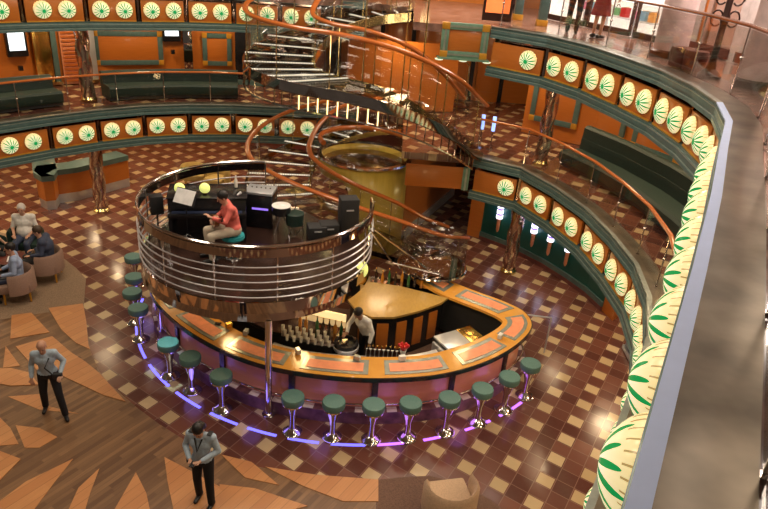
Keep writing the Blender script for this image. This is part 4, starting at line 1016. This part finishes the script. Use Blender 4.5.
# information desk and back lobby
dk = [at(*p) for p in [(39, 192), (41, 206), (48, 210), (57, 209), (60, 203), (80, 200), (105, 193), (130, 186)]]
c = dk[3].copy(); P_ = [(p.x-c.x, p.y-c.y, 0) for p in dk]
ds = thing('information_desk', 'curved orange desk with dark teal top and pale base behind the lobby column', 'desk', (c.x, c.y, 0))
MB().sweep(P_, [(0, 0), (-.5, 0), (-.5, .3), (0, .3)]).obj('base', 'steel', ds); MB().sweep(P_, [(.02, .3), (-.5, .3), (-.5, .95), (.02, .95)]).obj('front', 'orange_wood', ds); MB().sweep(P_, [(.07, .95), (-.6, .95), (-.6, 1.12), (.07, 1.12)]).obj('top', 'teal', ds)

def armchair(name, lab, x, y, rz, m, leg='gold_block'):
    t = thing(name, lab, 'chair', (x, y, 0), rz)          # opening towards -Y
    prof = []; n = 13
    for k in range(n):
        a = math.radians(-20+220*k/(n-1)); prof.append((.36*math.cos(a), .34*math.sin(a), .3))
    MB().sweep(prof[::-1], [(-.045, -.05), (.045, -.05), (.04, .34), (.0, .40), (-.04, .34)]).obj('backrest', m, t)
    mb = MB().box((0, -.02, .36), (.62, .60, .18)); mb.obj('seat', m, t, bevel=.04)
    t.scale = (1.12,)*3
    for sx in (-1, 1):
        for sy in (-1, 1): MB().cap((sx*.25, sy*.24, .02), (sx*.24, sy*.23, .3), .018, .026, 8).obj('leg', leg, t)
    return t
G1, G2 = (-8.62, 13.3), (-8.45, 14.35)
armchair('armchair', 'brown tub armchair at the lower left with a man in light blue', G1[0], G1[1], math.radians(-62), 'chair_tan')
armchair('armchair', 'brown tub armchair with a large man in navy beside the tiled floor', G2[0], G2[1], math.radians(-75), 'chair_tan')
armchair('armchair', 'dark armchair under the white-haired man at the far side of the group', -9.5, 15.45, math.radians(12), 'green_couch')
armchair('armchair', 'armchair at the left edge under the person in teal', -9.95, 14.6, math.radians(80), 'green_couch')
armchair('tub_chair', 'pale tan tub chair on the brown carpet at the bottom edge', 1.38, 7.75, math.radians(180+15), 'tub_tan')
armchair('tub_chair', 'golden tub chair in the lobby behind the left of the stage', -6.9, 21.6, math.radians(20), 'gold_chair')
armchair('tub_chair', 'golden tub chair in the lobby nearest the stage rail', -6.0, 21.4, math.radians(-20), 'gold_chair')
ct = thing('coffee_table', 'low round table between the seated guests', 'table', (-9.3, 14.3, 0)); MB().lathe([(.36, .5), (.38, .52), (0, .525)], (0, 0, 0), 28).obj('table_top', 'dark_red', ct); MB().lathe([(.22, 0), (.2, .03), (.04, .06), (.04, .5)], (0, 0, 0), 16).obj('pedestal', 'brass', ct)
tag(MB().box((0, 0, .004), (.24, .3, .008), .4).obj('paper', 'paper', None, loc=(-9.2, 14.25, .527)), 'white paper sheet lying on the low round table', 'paper')
# wall lights on the teal wall
for i, px in enumerate((505, 523, 541, 559, 577)):
    p, rz, _ = on_path(TW, px, 1.8); q = thing('wall_sconce', 'wooden wall sconce with glowing white bands, %s from the left on the teal wall' % ORD[i], 'lamp', (p.x, p.y, .28), rz+0)
    MB().lathe([(.02, .2), (.05, .28), (.055, .65)], (0, -.1, 0), 12).obj('stem', 'bar_pink', q)
    for k in range(3): MB().cyl((0, -.1, .66+k*.17), .10, .1, 16).obj('band', 'white_glow', q); MB().cyl((0, -.1, .76+k*.17), .085, .07, 16).obj('ring', 'violet_glow', q)
    MB().box((0, -.03, .5), (.06, .06, .2)).obj('bracket', 'brass', q)
p = at(622, 352, 0); t = thing('blue_bench', 'dark blue bench end with a pale edge under the lower right balcony', 'bench', (6.3, 12.5, 0)); MB().box((0, 0, .25), (.8, 1.6, .3)).obj('seat', 'navy', t, bevel=.03); MB().box((0, 0, .07), (.86, 1.66, .1)).obj('base', 'steel', t)

# ================================================================== UPPER PROMENADE
SW = [(4.2, 20.9), (4.9, 19.4), (5.85, 17.7), (6.3, 16.5), (6.9, 14.9), (7.25, 13.2), (7.35, 11.2), (7.15, 9.0), (6.4, 6.8), (5.3, 4.6), (4.4, 2.6)]
def segbox(a, b, z0, z1, th, m, name):
    a, b = Vector((*a, 0)), Vector((*b, 0)); d = b-a; rz = math.atan2(d.y, d.x); c = (a+b)/2
    return struct(MB().box((c.x, c.y, (z0+z1)/2), (d.length+.02, th, z1-z0), rz).obj(name, m, smooth=False))
for i in range(3, len(SW)-1): segbox(SW[i], SW[i+1], 6.6, 9.4, .15, 'pink_wall' if i % 2 else 'cream_wall', 'wall_promenade')
# shop: interior behind glass, its brightness put into the wall material
segbox((5.3, 21.4), (7.3, 17.6), 6.6, 9.4, .1, 'shop_white', 'wall_shop'); segbox((7.3, 17.6), (6.35, 16.5), 6.6, 9.4, .1, 'shop_white', 'wall_shop'); segbox((4.2, 21.0), (5.3, 21.5), 6.6, 9.4, .1, 'shop_white', 'wall_shop')
struct(MB().prism([(4.1, 20.9), (5.85, 17.6), (6.3, 16.4), (7.4, 17.6), (5.3, 21.6)], 6.42, 6.604).obj('floor', 'cream_wall', smooth=False))
area((5.6, 19.2, 9.2), 1.6, 300, (1, .95, .9), sy=1.6)
for i in range(3):
    a, b = [((4.25, 20.85), (5.0, 19.3)), ((5.05, 19.2), (5.8, 17.8)), ((5.87, 17.65), (6.25, 16.6))][i]
    m = ((a[0]+b[0])/2, (a[1]+b[1])/2); L = math.hypot(b[0]-a[0], b[1]-a[1]); rz = math.atan2(b[1]-a[1], b[0]-a[0])
    wn = thing('window_%d' % (i+1), None, None, (m[0], m[1], 6.62), rz); wn['kind'] = 'structure'
    MB().box((0, 0, 1.2), (L-.1, .012, 2.2)).obj('pane', 'glass', wn)
    mb = MB(); mb.box((-L/2, 0, 1.2), (.06, .08, 2.4)); mb.box((L/2, 0, 1.2), (.06, .08, 2.4)); mb.box((0, 0, .06), (L, .1, .14)); mb.box((0, 0, 2.36), (L, .1, .1)); mb.obj('frame', 'iron', wn)
goods = [('pink_goods', 'handbag'), ('pastel_blue', 'gift_box'), ('orange_goods', 'gift_box'), ('white_plastic', 'gift_box'), ('green_goods', 'handbag'), ('red_plastic', 'gift_box')]
for r_ in range(2):
    for k in range(3):
        a = Vector((5.35+.42*k, 20.1-1.0*k, 0)); sh = thing('shop_shelf', 'white display shelf in the shop window, %s bay on the %s tier' % (ORD[k], ('lower', 'upper')[r_]), 'shelf', (a.x, a.y, 6.61+.0), math.radians(-63)) if r_ == 0 else None
        if sh:
            for zz in (.35, .95, 1.5): MB().box((0, 0, zz), (.95, .4, .03)).obj('board', 'white_plastic', sh)
            for s_ in (-1, 1): MB().box((s_*.47, .15, .8), (.03, .05, 1.6)).obj('upright', 'steel', sh)
        z = 6.61+(.365, .965)[r_]
        for j in range(3):
            m_, kd = goods[(k*3+j+r_*2) % 6]; u = Vector((math.cos(math.radians(-63)), math.sin(math.radians(-63)), 0))
            q = a+u*(-.3+.3*j); tt = thing(kd, '%s %s, %s on the %s board of the %s shop shelf' % ({'pink_goods': 'pink', 'pastel_blue': 'pale blue', 'orange_goods': 'orange', 'white_plastic': 'white', 'green_goods': 'green', 'red_plastic': 'red'}[m_], kd.replace('_', ' '), ORD[j], ('lowest', 'middle')[r_], ORD[k]), 'bag' if kd == 'handbag' else 'box', (q.x, q.y, z), math.radians(-63), 'goods in the shop window')
            if kd == 'handbag':
                MB().box((0, 0, .11), (.2, .1, .2)).obj('body', m_, tt, bevel=.03); MB().tube([(.07*math.cos(x_*PI/6), 0, .2+.09*math.sin(x_*PI/6)) for x_ in range(7)], .01, 6).obj('handle', 'black', tt)
            else:
                MB().box((0, 0, .12), (.2, .18, .24)).obj('body', m_, tt, bevel=.01); MB().box((0, 0, .245), (.03, .19, .015)).obj('ribbon', 'gold', tt)
def pcol(px, py, r, lab, m='pink_column'):
    p = at(px, py, 6.6); t = thing('promenade_column', lab, 'column', (p.x, p.y, 6.6)); MB().lathe([(r, 0), (r, 2.8)], (0, 0, 0), 28).obj('shaft', m, t); MB().lathe([(r+.05, 0), (r+.05, .12), (r+.01, .15)], (0, 0, 0), 28).obj('base', 'iron', t)
pcol(668, 57, .34, 'broad pinkish stone column right of the shop window')
pcol(754, 88, .30, 'pinkish stone column right of the ornate iron lamp')
pcol(508, 8, .22, 'dark pinkish column on the upper landing', 'maroon')
for i, (px, w_, m, lab) in enumerate(((697, .7, 'cream_wall', 'pale vertical wall panel left of the ornate iron lamp'), (712, .35, 'orange_wood', 'narrow orange vertical panel just left of the iron lamp'), (725, .9, 'pink_wall', 'pink vertical panel behind the iron lamp'), (760, .6, 'cream_wall', 'pale vertical panel at the right edge of the promenade wall'))):
    p, rz, _ = on_path(SW[3:], px, 7.3); t = thing('wall_panel', lab, 'panel', (p.x, p.y, 6.62), rz)
    MB().box((0, -.12, 1.3), (w_, .06, 2.5)).obj('board', m, t, bevel=.01); MB().box((0, -.13, .12), (w_+.04, .08, .2)).obj('skirting', 'dark_red', t)
p = at(708, 78, 6.6); t = thing('iron_lamp', 'dark ornate iron lamp post with scrolls behind the upper right railing', 'lamp', (p.x, p.y, 6.6))
MB().lathe([(.2, 0), (.2, .06), (.09, .16), (.06, .3), (.055, .9), (.09, 1.0), (.055, 1.1), (.05, 1.9), (.1, 1.95), (.03, 2.1)], (0, 0, 0), 18).obj('post', 'iron', t)
for s_ in (-1, 1):
    for zz in (1.0, 1.35): MB().tube([(s_*(.05+.11*(1-math.cos(q*.5)))*.9, 0, zz+.13*math.sin(q*.5)) for q in range(12)], .016, 6).obj('scroll', 'iron', t)
MB().lathe([(.05, 2.1), (.13, 2.2), (.13, 2.4), (.03, 2.5)], (0, 0, 0), 14).obj('lantern', 'lamp_warm', t)
for i, (px, py) in enumerate(((678, 68), (692, 72))):
    p = at(px, py, 6.6); t = thing('low_stool', 'low dark round seat, %s from the left, by the upper right promenade wall' % ORD[i], 'stool', (p.x, p.y, 6.6)); MB().lathe([(.2, .04), (.22, .3), (.2, .38), (0, .4)], (0, 0, 0), 20).obj('seat', 'dark_red', t); MB().lathe([(.15, 0), (.15, .04)], (0, 0, 0), 16).obj('base', 'brass', t)
p = at(500, 14, 6.9); t = thing('lit_sign', 'glowing orange-red display panel on the upper landing left of the teal column', 'display', (p.x, p.y+.6, 6.62)); MB().box((0, 0, .8), (.75, .08, 1.5)).obj('frame', 'iron', t); MB().box((0, -.05, .85), (.62, .02, 1.2)).obj('picture', 'sign_orange', t)
for i, (px, py) in enumerate(((517, 20), (541, 26))):
    p = at(px, py, 6.6); t = thing('teal_post', 'square teal framed post, %s of two at the top of the stair landing' % ('left' if i == 0 else 'right'), 'post', (p.x, p.y, 6.6)); MB().box((0, 0, 1.3), (.22, .22, 2.6)).obj('shaft', 'teal', t, bevel=.01); MB().box((0, 0, .08), (.28, .28, .16)).obj('base', 'gold_block', t, bevel=.01)

# ================================================================== PEOPLE
def V(*a): return Vector(a)
STAND = dict(pelvis=(0, 0, .95), chest=(0, 0, 1.27), neck=(0, 0, 1.47), head=(0, -.015, 1.60), hp=0, hy=0,
             RS=(-.18, 0, 1.40), RE=(-.25, .03, 1.13), RW=(-.26, -.06, .90), RH=(0, -.1, -1), LS=(.18, 0, 1.40), LE=(.25, .03, 1.13), LW=(.26, -.06, .90), LH=(0, -.1, -1),
             RP=(-.09, 0, .93), RK=(-.11, -.01, .51), RA=(-.11, .02, .09), LP=(.09, 0, .93), LK=(.11, -.01, .51), LA=(.11, .02, .09), RT=(0, -1, 0), LT=(0, -1, 0))
SIT = dict(STAND); SIT.update(pelvis=(0, .05, .56), chest=(0, .06, .88), neck=(0, .04, 1.08), head=(0, .0, 1.21), RS=(-.18, .05, 1.01), LS=(.18, .05, 1.01),
           RE=(-.26, .02, .75), LE=(.26, .02, .75), RW=(-.16, -.24, .68), LW=(.16, -.24, .68), RH=(.3, -1, -.1), LH=(-.3, -1, -.1),
           RP=(-.09, .02, .54), LP=(.09, .02, .54), RK=(-.13, -.42, .52), LK=(.13, -.42, .52), RA=(-.14, -.40, .09), LA=(.14, -.40, .09))
def hand(mb, w_, d, side, s=1.0, curl=.5):
    w_ = V(*w_); d = V(*d).normalized(); up = V(0, 0, 1) if abs(d.z) < .8 else V(0, -1, 0); sx = d.cross(up).normalized(); n = sx.cross(d).normalized()
    c = w_+d*.045*s
    for q in (-1, 0, 1): mb.cap(w_+d*.01, w_+d*.085*s+sx*q*.024*s, .02*s, .0125*s, 8)
    for i, ln in enumerate((.062, .072, .067, .052)):
        b = w_+d*.085*s+sx*(-.03+.02*i)*s; m_ = b+d*ln*.5*s-n*.008*curl; e = m_+(d*(1-curl)-n*curl).normalized()*ln*.5*s
        mb.cap(b, m_, .0095*s, .009*s, 8); mb.cap(m_, e, .009*s, .0075*s, 8)
    t0 = w_+d*.025*s+sx*side*.022*s; t1 = t0+(d*.6+sx*side*.8).normalized()*.035*s; mb.cap(t0, t1, .0115*s, .0105*s, 8); mb.cap(t1, t1+d*.03*s, .0105*s, .0085*s, 8)
def remesh(o, v, sm=3):
    r = o.modifiers.new('r', 'REMESH'); r.mode = 'VOXEL'; r.voxel_size = v; r.use_smooth_shade = True
    q = o.modifiers.new('m', 'SMOOTH'); q.factor = .5; q.iterations = sm
    return o
def person(label, x, y, z, rz, pose, shirt, trousers, hair='hair_black', skin='skin', sc_=1.0, build=1.0, sleeve='long', hairk='short', shoe='shoe_black', head_bald=False, skirt=False, vest=None):
    J = dict(STAND); J.update(pose); J = {k: (V(*v) if isinstance(v, tuple) else v) for k, v in J.items()}
    t = thing('person', label, 'person', (x, y, z), rz); t.scale = (sc_,)*3
    b = build; mb = MB()
    P, C_, N, Hd = J['pelvis'], J['chest'], J['neck'], J['head']
    # body
    def torso(m, e):
        m.cap(P+V(-.05*b, 0, 0), P+V(.05*b, 0, 0), .115*b+e, .115*b+e); m.cap(P, C_, .115*b+e, .13*b+e); m.cap(C_+V(-.06, 0, 0), C_+V(.06, 0, 0), .115*b+e, .115*b+e)
        m.cap(C_, (C_+N)/2, .13*b+e, .085*b+e); m.cap(J['RS'], J['LS'], .058*b+e, .058*b+e); m.cap(C_+V(-.05, 0, 0), J['RS'], .09*b+e, .06*b+e); m.cap(C_+V(.05, 0, 0), J['LS'], .09*b+e, .06*b+e)
        if b > 1.1: m.ball(P.lerp(C_, .35)+V(0, -.05, 0), .15*b+e, (1, .9, 1))
    torso(mb, -.012)
    mb.cap(N-V(0, 0, .05), Hd, .058, .052)
    T = Matrix.Translation(Hd) @ Matrix.Rotation(J['hy'], 4, 'Z') @ Matrix.Rotation(J['hp'], 4, 'X')
    mb.ball((0, .008, .03), .1, (.80, .98, 1.0), T); mb.ball((0, -.015, -.045), .07, (.86, 1.0, 1.05), T); mb.cap(T @ V(0, -.092, .015), T @ V(0, -.108, -.018), .009, .014, 8)
    mb.ball((0, -.072, -.052), .022, (1.3, .7, .45), T)
    for s_ in (-1, 1): mb.ball((s_*.084, .01, -.002), .024, (.4, .8, 1.2), T); mb.cap(T @ V(s_*.015, -.087, .032), T @ V(s_*.045, -.078, .032), .010, .009, 6)
    for a_, b_, c_ in (('RS', 'RE', 'RW'), ('LS', 'LE', 'LW')):
        mb.cap(J[a_], J[b_], .047, .038); mb.cap(J[b_], J[c_], .039, .027)
    hand(mb, J['RW'], J['RH'], 1); hand(mb, J['LW'], J['LH'], -1)
    for a_, b_, c_, d_ in (('RP', 'RK', 'RA', 'RT'), ('LP', 'LK', 'LA', 'LT')):
        mb.cap(J[a_], J[b_], .082, .054); mb.cap(J[b_], J[c_], .055, .036); tt = J[d_].normalized(); mb.cap(J[c_]-V(0, 0, .035), J[c_]+tt*.14-V(0, 0, .05), .036, .03)
    remesh(mb.obj('body', skin, t), .0085)
    for s_ in (-1, 1): MB().ball((s_*.032, -.086, .018), .010, (1.2, .6, .8), T).obj('eye', 'black', t)
    # shirt
    mb = MB(); torso(mb, .012)
    for a_, b_, c_ in (('RS', 'RE', 'RW'), ('LS', 'LE', 'LW')):
        mb.cap(J[a_], J[b_], .062, .050)
        if sleeve == 'long': e_ = J[b_].lerp(J[c_], .88); mb.cap(J[b_], e_, .052, .040)
    remesh(mb.obj('shirt', shirt, t), .014)
    if not head_bald or hairk == 'thin':
        mb = MB()
        if hairk == 'thin': mb.ball((0, .035, .015), .098, (.84, .86, .80), T)
        else: mb.ball((0, .022, .048), .108, (.84, .98, .98), T)
        if hairk == 'bun': mb.ball((0, .125, .05), .045, (1, 1, 1), T)
        if hairk == 'long': mb.cap(T @ V(0, .06, .0), T @ V(0, .08, -.13), .085, .06)
        mb.obj('hair', hair, t)
    mb = MB()
    mb.cap(J['pelvis']+V(-.05*b, 0, -.01), J['pelvis']+V(.05*b, 0, -.01), .125*b+.004, .125*b+.004)
    if skirt: mb.lathe([(.15, .98), (.19, .8), (.24, .52), (.22, .52), (.1, .9)], (0, 0, 0), 20)
    else:
        for a_, b_, c_ in (('RP', 'RK', 'RA'), ('LP', 'LK', 'LA')): mb.cap(J[a_], J[b_], .098*b, .072); mb.cap(J[b_], J[c_]+V(0, 0, .0), .072, .060)
    remesh(mb.obj('skirt' if skirt else 'trousers', trousers, t), .015)
    for c_, d_ in (('RA', 'RT'), ('LA', 'LT')):
        tt = J[d_].normalized(); a_ = J[c_]; mb = MB(); mb.cap(a_+V(0, 0, -.04)-tt*.05, a_+tt*.15+V(0, 0, -.052), .046, .036); mb.cap(a_-V(0, 0, .02), a_-V(0, 0, .045), .046, .046); remesh(mb.obj('shoe', shoe, t), .012, 2)
    if vest:
        mb = MB(); mb.cap(C_+V(-.05, -.01, .1), P+V(-.04, -.015, .06), .132*b, .138*b); mb.cap(C_+V(.05, -.01, .1), P+V(.04, -.015, .06), .132*b, .138*b); remesh(mb.obj('waistcoat', vest, t), .016)
    return t
# walking officer, left
p = at(55, 412)
w1 = person('balding officer in grey-blue shirt and black trousers walking across the wood floor', p.x, p.y, 0, math.radians(18), dict(
    chest=(0, -.04, 1.27), neck=(0, -.08, 1.46), head=(0, -.12, 1.58), hp=.45, RS=(-.165, -.05, 1.39), LS=(.165, -.05, 1.39), RE=(-.25, .0, 1.13), RW=(-.25, -.14, .93), LE=(.29, .02, 1.15), LW=(.24, -.20, 1.0), RH=(.1, -.3, -1), LH=(-.1, -.9, -.5),
    RK=(-.13, -.02, .52), RA=(-.17, .12, .10), RT=(-.1, -1, -.1), LK=(.16, -.16, .53), LA=(.22, -.20, .09), LT=(.35, -1, 0)), 'shirt_grey', 'trousers_black', hair='hair_thin', hairk='thin', head_bald=True, sc_=.97, build=1.02)
MB().box((.2, -.2, .98), (.16, .1, .12)).obj('camera_bag', 'black_matte', w1, bevel=.02)
MB().tube([(.1, -.18, 1.36), (.02, -.25, 1.2), (.12, -.24, 1.05)], .014, 6).obj('strap', 'black_matte', w1)
# officer looking at her hands
p = at(205, 502)
w2 = person('dark-haired officer in grey-blue shirt looking down at a phone at the bottom', p.x, p.y, 0, math.radians(-8), dict(
    neck=(0, -.03, 1.46), head=(0, -.08, 1.57), hp=.75, RE=(-.27, .0, 1.15), LE=(.27, .0, 1.15), RW=(-.09, -.24, 1.10), LW=(.08, -.25, 1.11), RH=(.7, -.6, .1), LH=(-.7, -.6, .1),
    RK=(-.11, .0, .5), RA=(-.13, .08, .09), LK=(.13, -.07, .5), LA=(.14, -.06, .09)), 'shirt_grey', 'trousers_black', hairk='long', sc_=.99, build=1.0)
MB().box((0, -.33, 1.12), (.07, .13, .012)).obj('phone', 'black', w2)
MB().box((-.2, -.06, .96), (.05, .08, .14)).obj('radio', 'black_matte', w2, bevel=.01); MB().box((-.17, -.1, .88), (.03, .01, .09)).obj('name_tag', 'white_plastic', w2)
for s_ in (-1, 1): MB().box((s_*.15, 0, 1.475), (.07, .1, .012)).obj('epaulette', 'black_matte', w2)
MB().tube([(-.06, -.1, 1.42), (0, -.17, 1.22), (.06, -.1, 1.42)], .012, 6).obj('lanyard', 'black_matte', w2)
# bartender
person('bartender in a white shirt and black trousers leaning over the black barrel', -.22, 11.62, 0, math.radians(-40), dict(
    chest=(0, -.14, 1.25), neck=(0, -.22, 1.42), head=(0, -.30, 1.52), hp=.7, RS=(-.18, -.18, 1.36), LS=(.18, -.18, 1.36), RE=(-.26, -.30, 1.14), RW=(-.14, -.46, 1.06), LE=(.27, -.14, 1.12), LW=(.28, -.22, .90), RH=(.1, -1, -.2), LH=(0, -.2, -1)), 'vest_white', 'trousers_black', skin='skin_dark', sc_=1.0)
# guitarist
gx, gy = -3.0, 12.35
gx, gy = -3.0, 11.52
gs = person('guitarist in a coral red shirt and cream trousers seated playing on the stage', gx, gy, SZ, math.radians(-62), dict(SIT, pelvis=(0, .05, .60), chest=(0, -.02, .92), neck=(0, -.08, 1.11), head=(0, -.14, 1.22), hp=.4, RS=(-.19, -.03, 1.05), LS=(.19, -.03, 1.05), RE=(-.30, -.10, .80), RW=(-.12, -.30, .78), LE=(.30, -.18, .86), LW=(.30, -.42, .98), RH=(.8, -.4, -.3), LH=(-.3, -.6, .5), RP=(-.09, .02, .58), LP=(.09, .02, .58), RK=(-.16, -.42, .55), LK=(.16, -.42, .55)), 'shirt_coral', 'trousers_cream', hair='hair_black', build=1.1, sc_=1.03)
sl = thing('round_stool', 'turquoise padded stool under the guitarist', 'stool', (gx+.02, gy+.04, SZ)); MB().lathe([(.21, .38), (.23, .41), (.22, .47), (0, .48)], (0, 0, 0), 24).obj('seat', 'shirt_teal', sl); MB().lathe([(.2, 0), (.19, .03), (.04, .06), (.04, .38)], (0, 0, 0), 16).obj('pedestal', 'chrome', sl)
gt = thing('guitar', 'brown acoustic guitar held by the seated guitarist', 'guitar', (gx, gy, SZ), math.radians(-62))
T = Matrix.Translation((-.02, -.30, .80)) @ Matrix.Rotation(math.radians(-24), 4, 'Y')
pr = []
for k in range(40):
    a = 2*PI*k/40; r_ = .155+.035*math.cos(2*a)-.012*math.cos(a); pr.append((r_*math.cos(a)*1.18, r_*math.sin(a)))
T2 = T @ Matrix.Rotation(PI/2, 4, 'X')
MB().prism(pr, -.045, .045, T2).obj('body', 'guitar_wood', gt); MB().box((.38, 0, 0), (.48, .022, .05), 0, T).obj('neck', 'dark_rail_wood', gt); MB().box((.66, 0, 0), (.14, .02, .08), 0, T).obj('headstock', 'black', gt); MB().cyl((.03, 0, .046), .045, .003, 20, T2).obj('sound_hole', 'black', gt)
# seated guests
person('seated guest in a light blue shirt with back to the camera', G1[0], G1[1], -.03, math.radians(-62), dict(SIT, hp=.1), 'shirt_blue', 'navy', hair='hair_black', sc_=1.1)
person('large seated guest in a navy shirt with back turned', G2[0], G2[1], -.03, math.radians(-75), dict(SIT, head=(0, -.06, 1.2), neck=(0, -.02, 1.07), hp=.3), 'shirt_navy', 'black_matte', hair='hair_brown', build=1.28, sc_=1.1)
person('white-haired seated guest in a cream open shirt facing the group', -9.5, 15.45, -.03, math.radians(12), dict(SIT, hp=.1), 'shirt_white', 'shirt_navy', hair='hair_white', build=1.2, sleeve='short', sc_=1.13)
person('seated guest in a teal top at the left edge', -9.95, 14.6, -.03, math.radians(80), dict(SIT), 'shirt_teal', 'black_matte', hair='hair_brown', sleeve='short', sc_=1.1)
# passers-by on the promenade
p = at(571, 33, 6.6); person('person all in black standing by the upper railing, head out of view', p.x, p.y, 6.6, math.radians(160), {}, 'black_matte', 'trousers_black')
p = at(596, 38, 6.6); person('person in a red patterned skirt walking past the shop window', p.x, p.y, 6.6, math.radians(120), dict(RE=(-.3, .05, 1.15), RW=(-.35, -.15, 1.0)), 'skirt_red', 'skirt_red', hairk='long', hair='hair_brown', skirt=True, sleeve='short')
p = at(610, 30, 6.6); t = thing('shoulder_bag', 'black shoulder bag beside the person in the red skirt', 'bag', (p.x+.05, p.y, 7.45)); MB().box((0, 0, .13), (.3, .14, .26)).obj('body', 'black', t, bevel=.05); MB().tube([(-.12, 0, .24), (-.14, 0, .45), (-.2, 0, .6)], .012, 6).obj('strap', 'black', t)

# small spotlight in the stage soffit that lights one stool turquoise
p = at(168, 342, .84); l = bpy.data.lights.new('spot_light', 'SPOT'); l.energy = 70; l.color = (.45, .95, 1.0); l.spot_size = math.radians(34); l.spot_blend = .5; l.shadow_soft_size = .03
o = bpy.data.objects.new('spot_light', l); COL.objects.link(o); o.location = (p.x, p.y, 2.05)
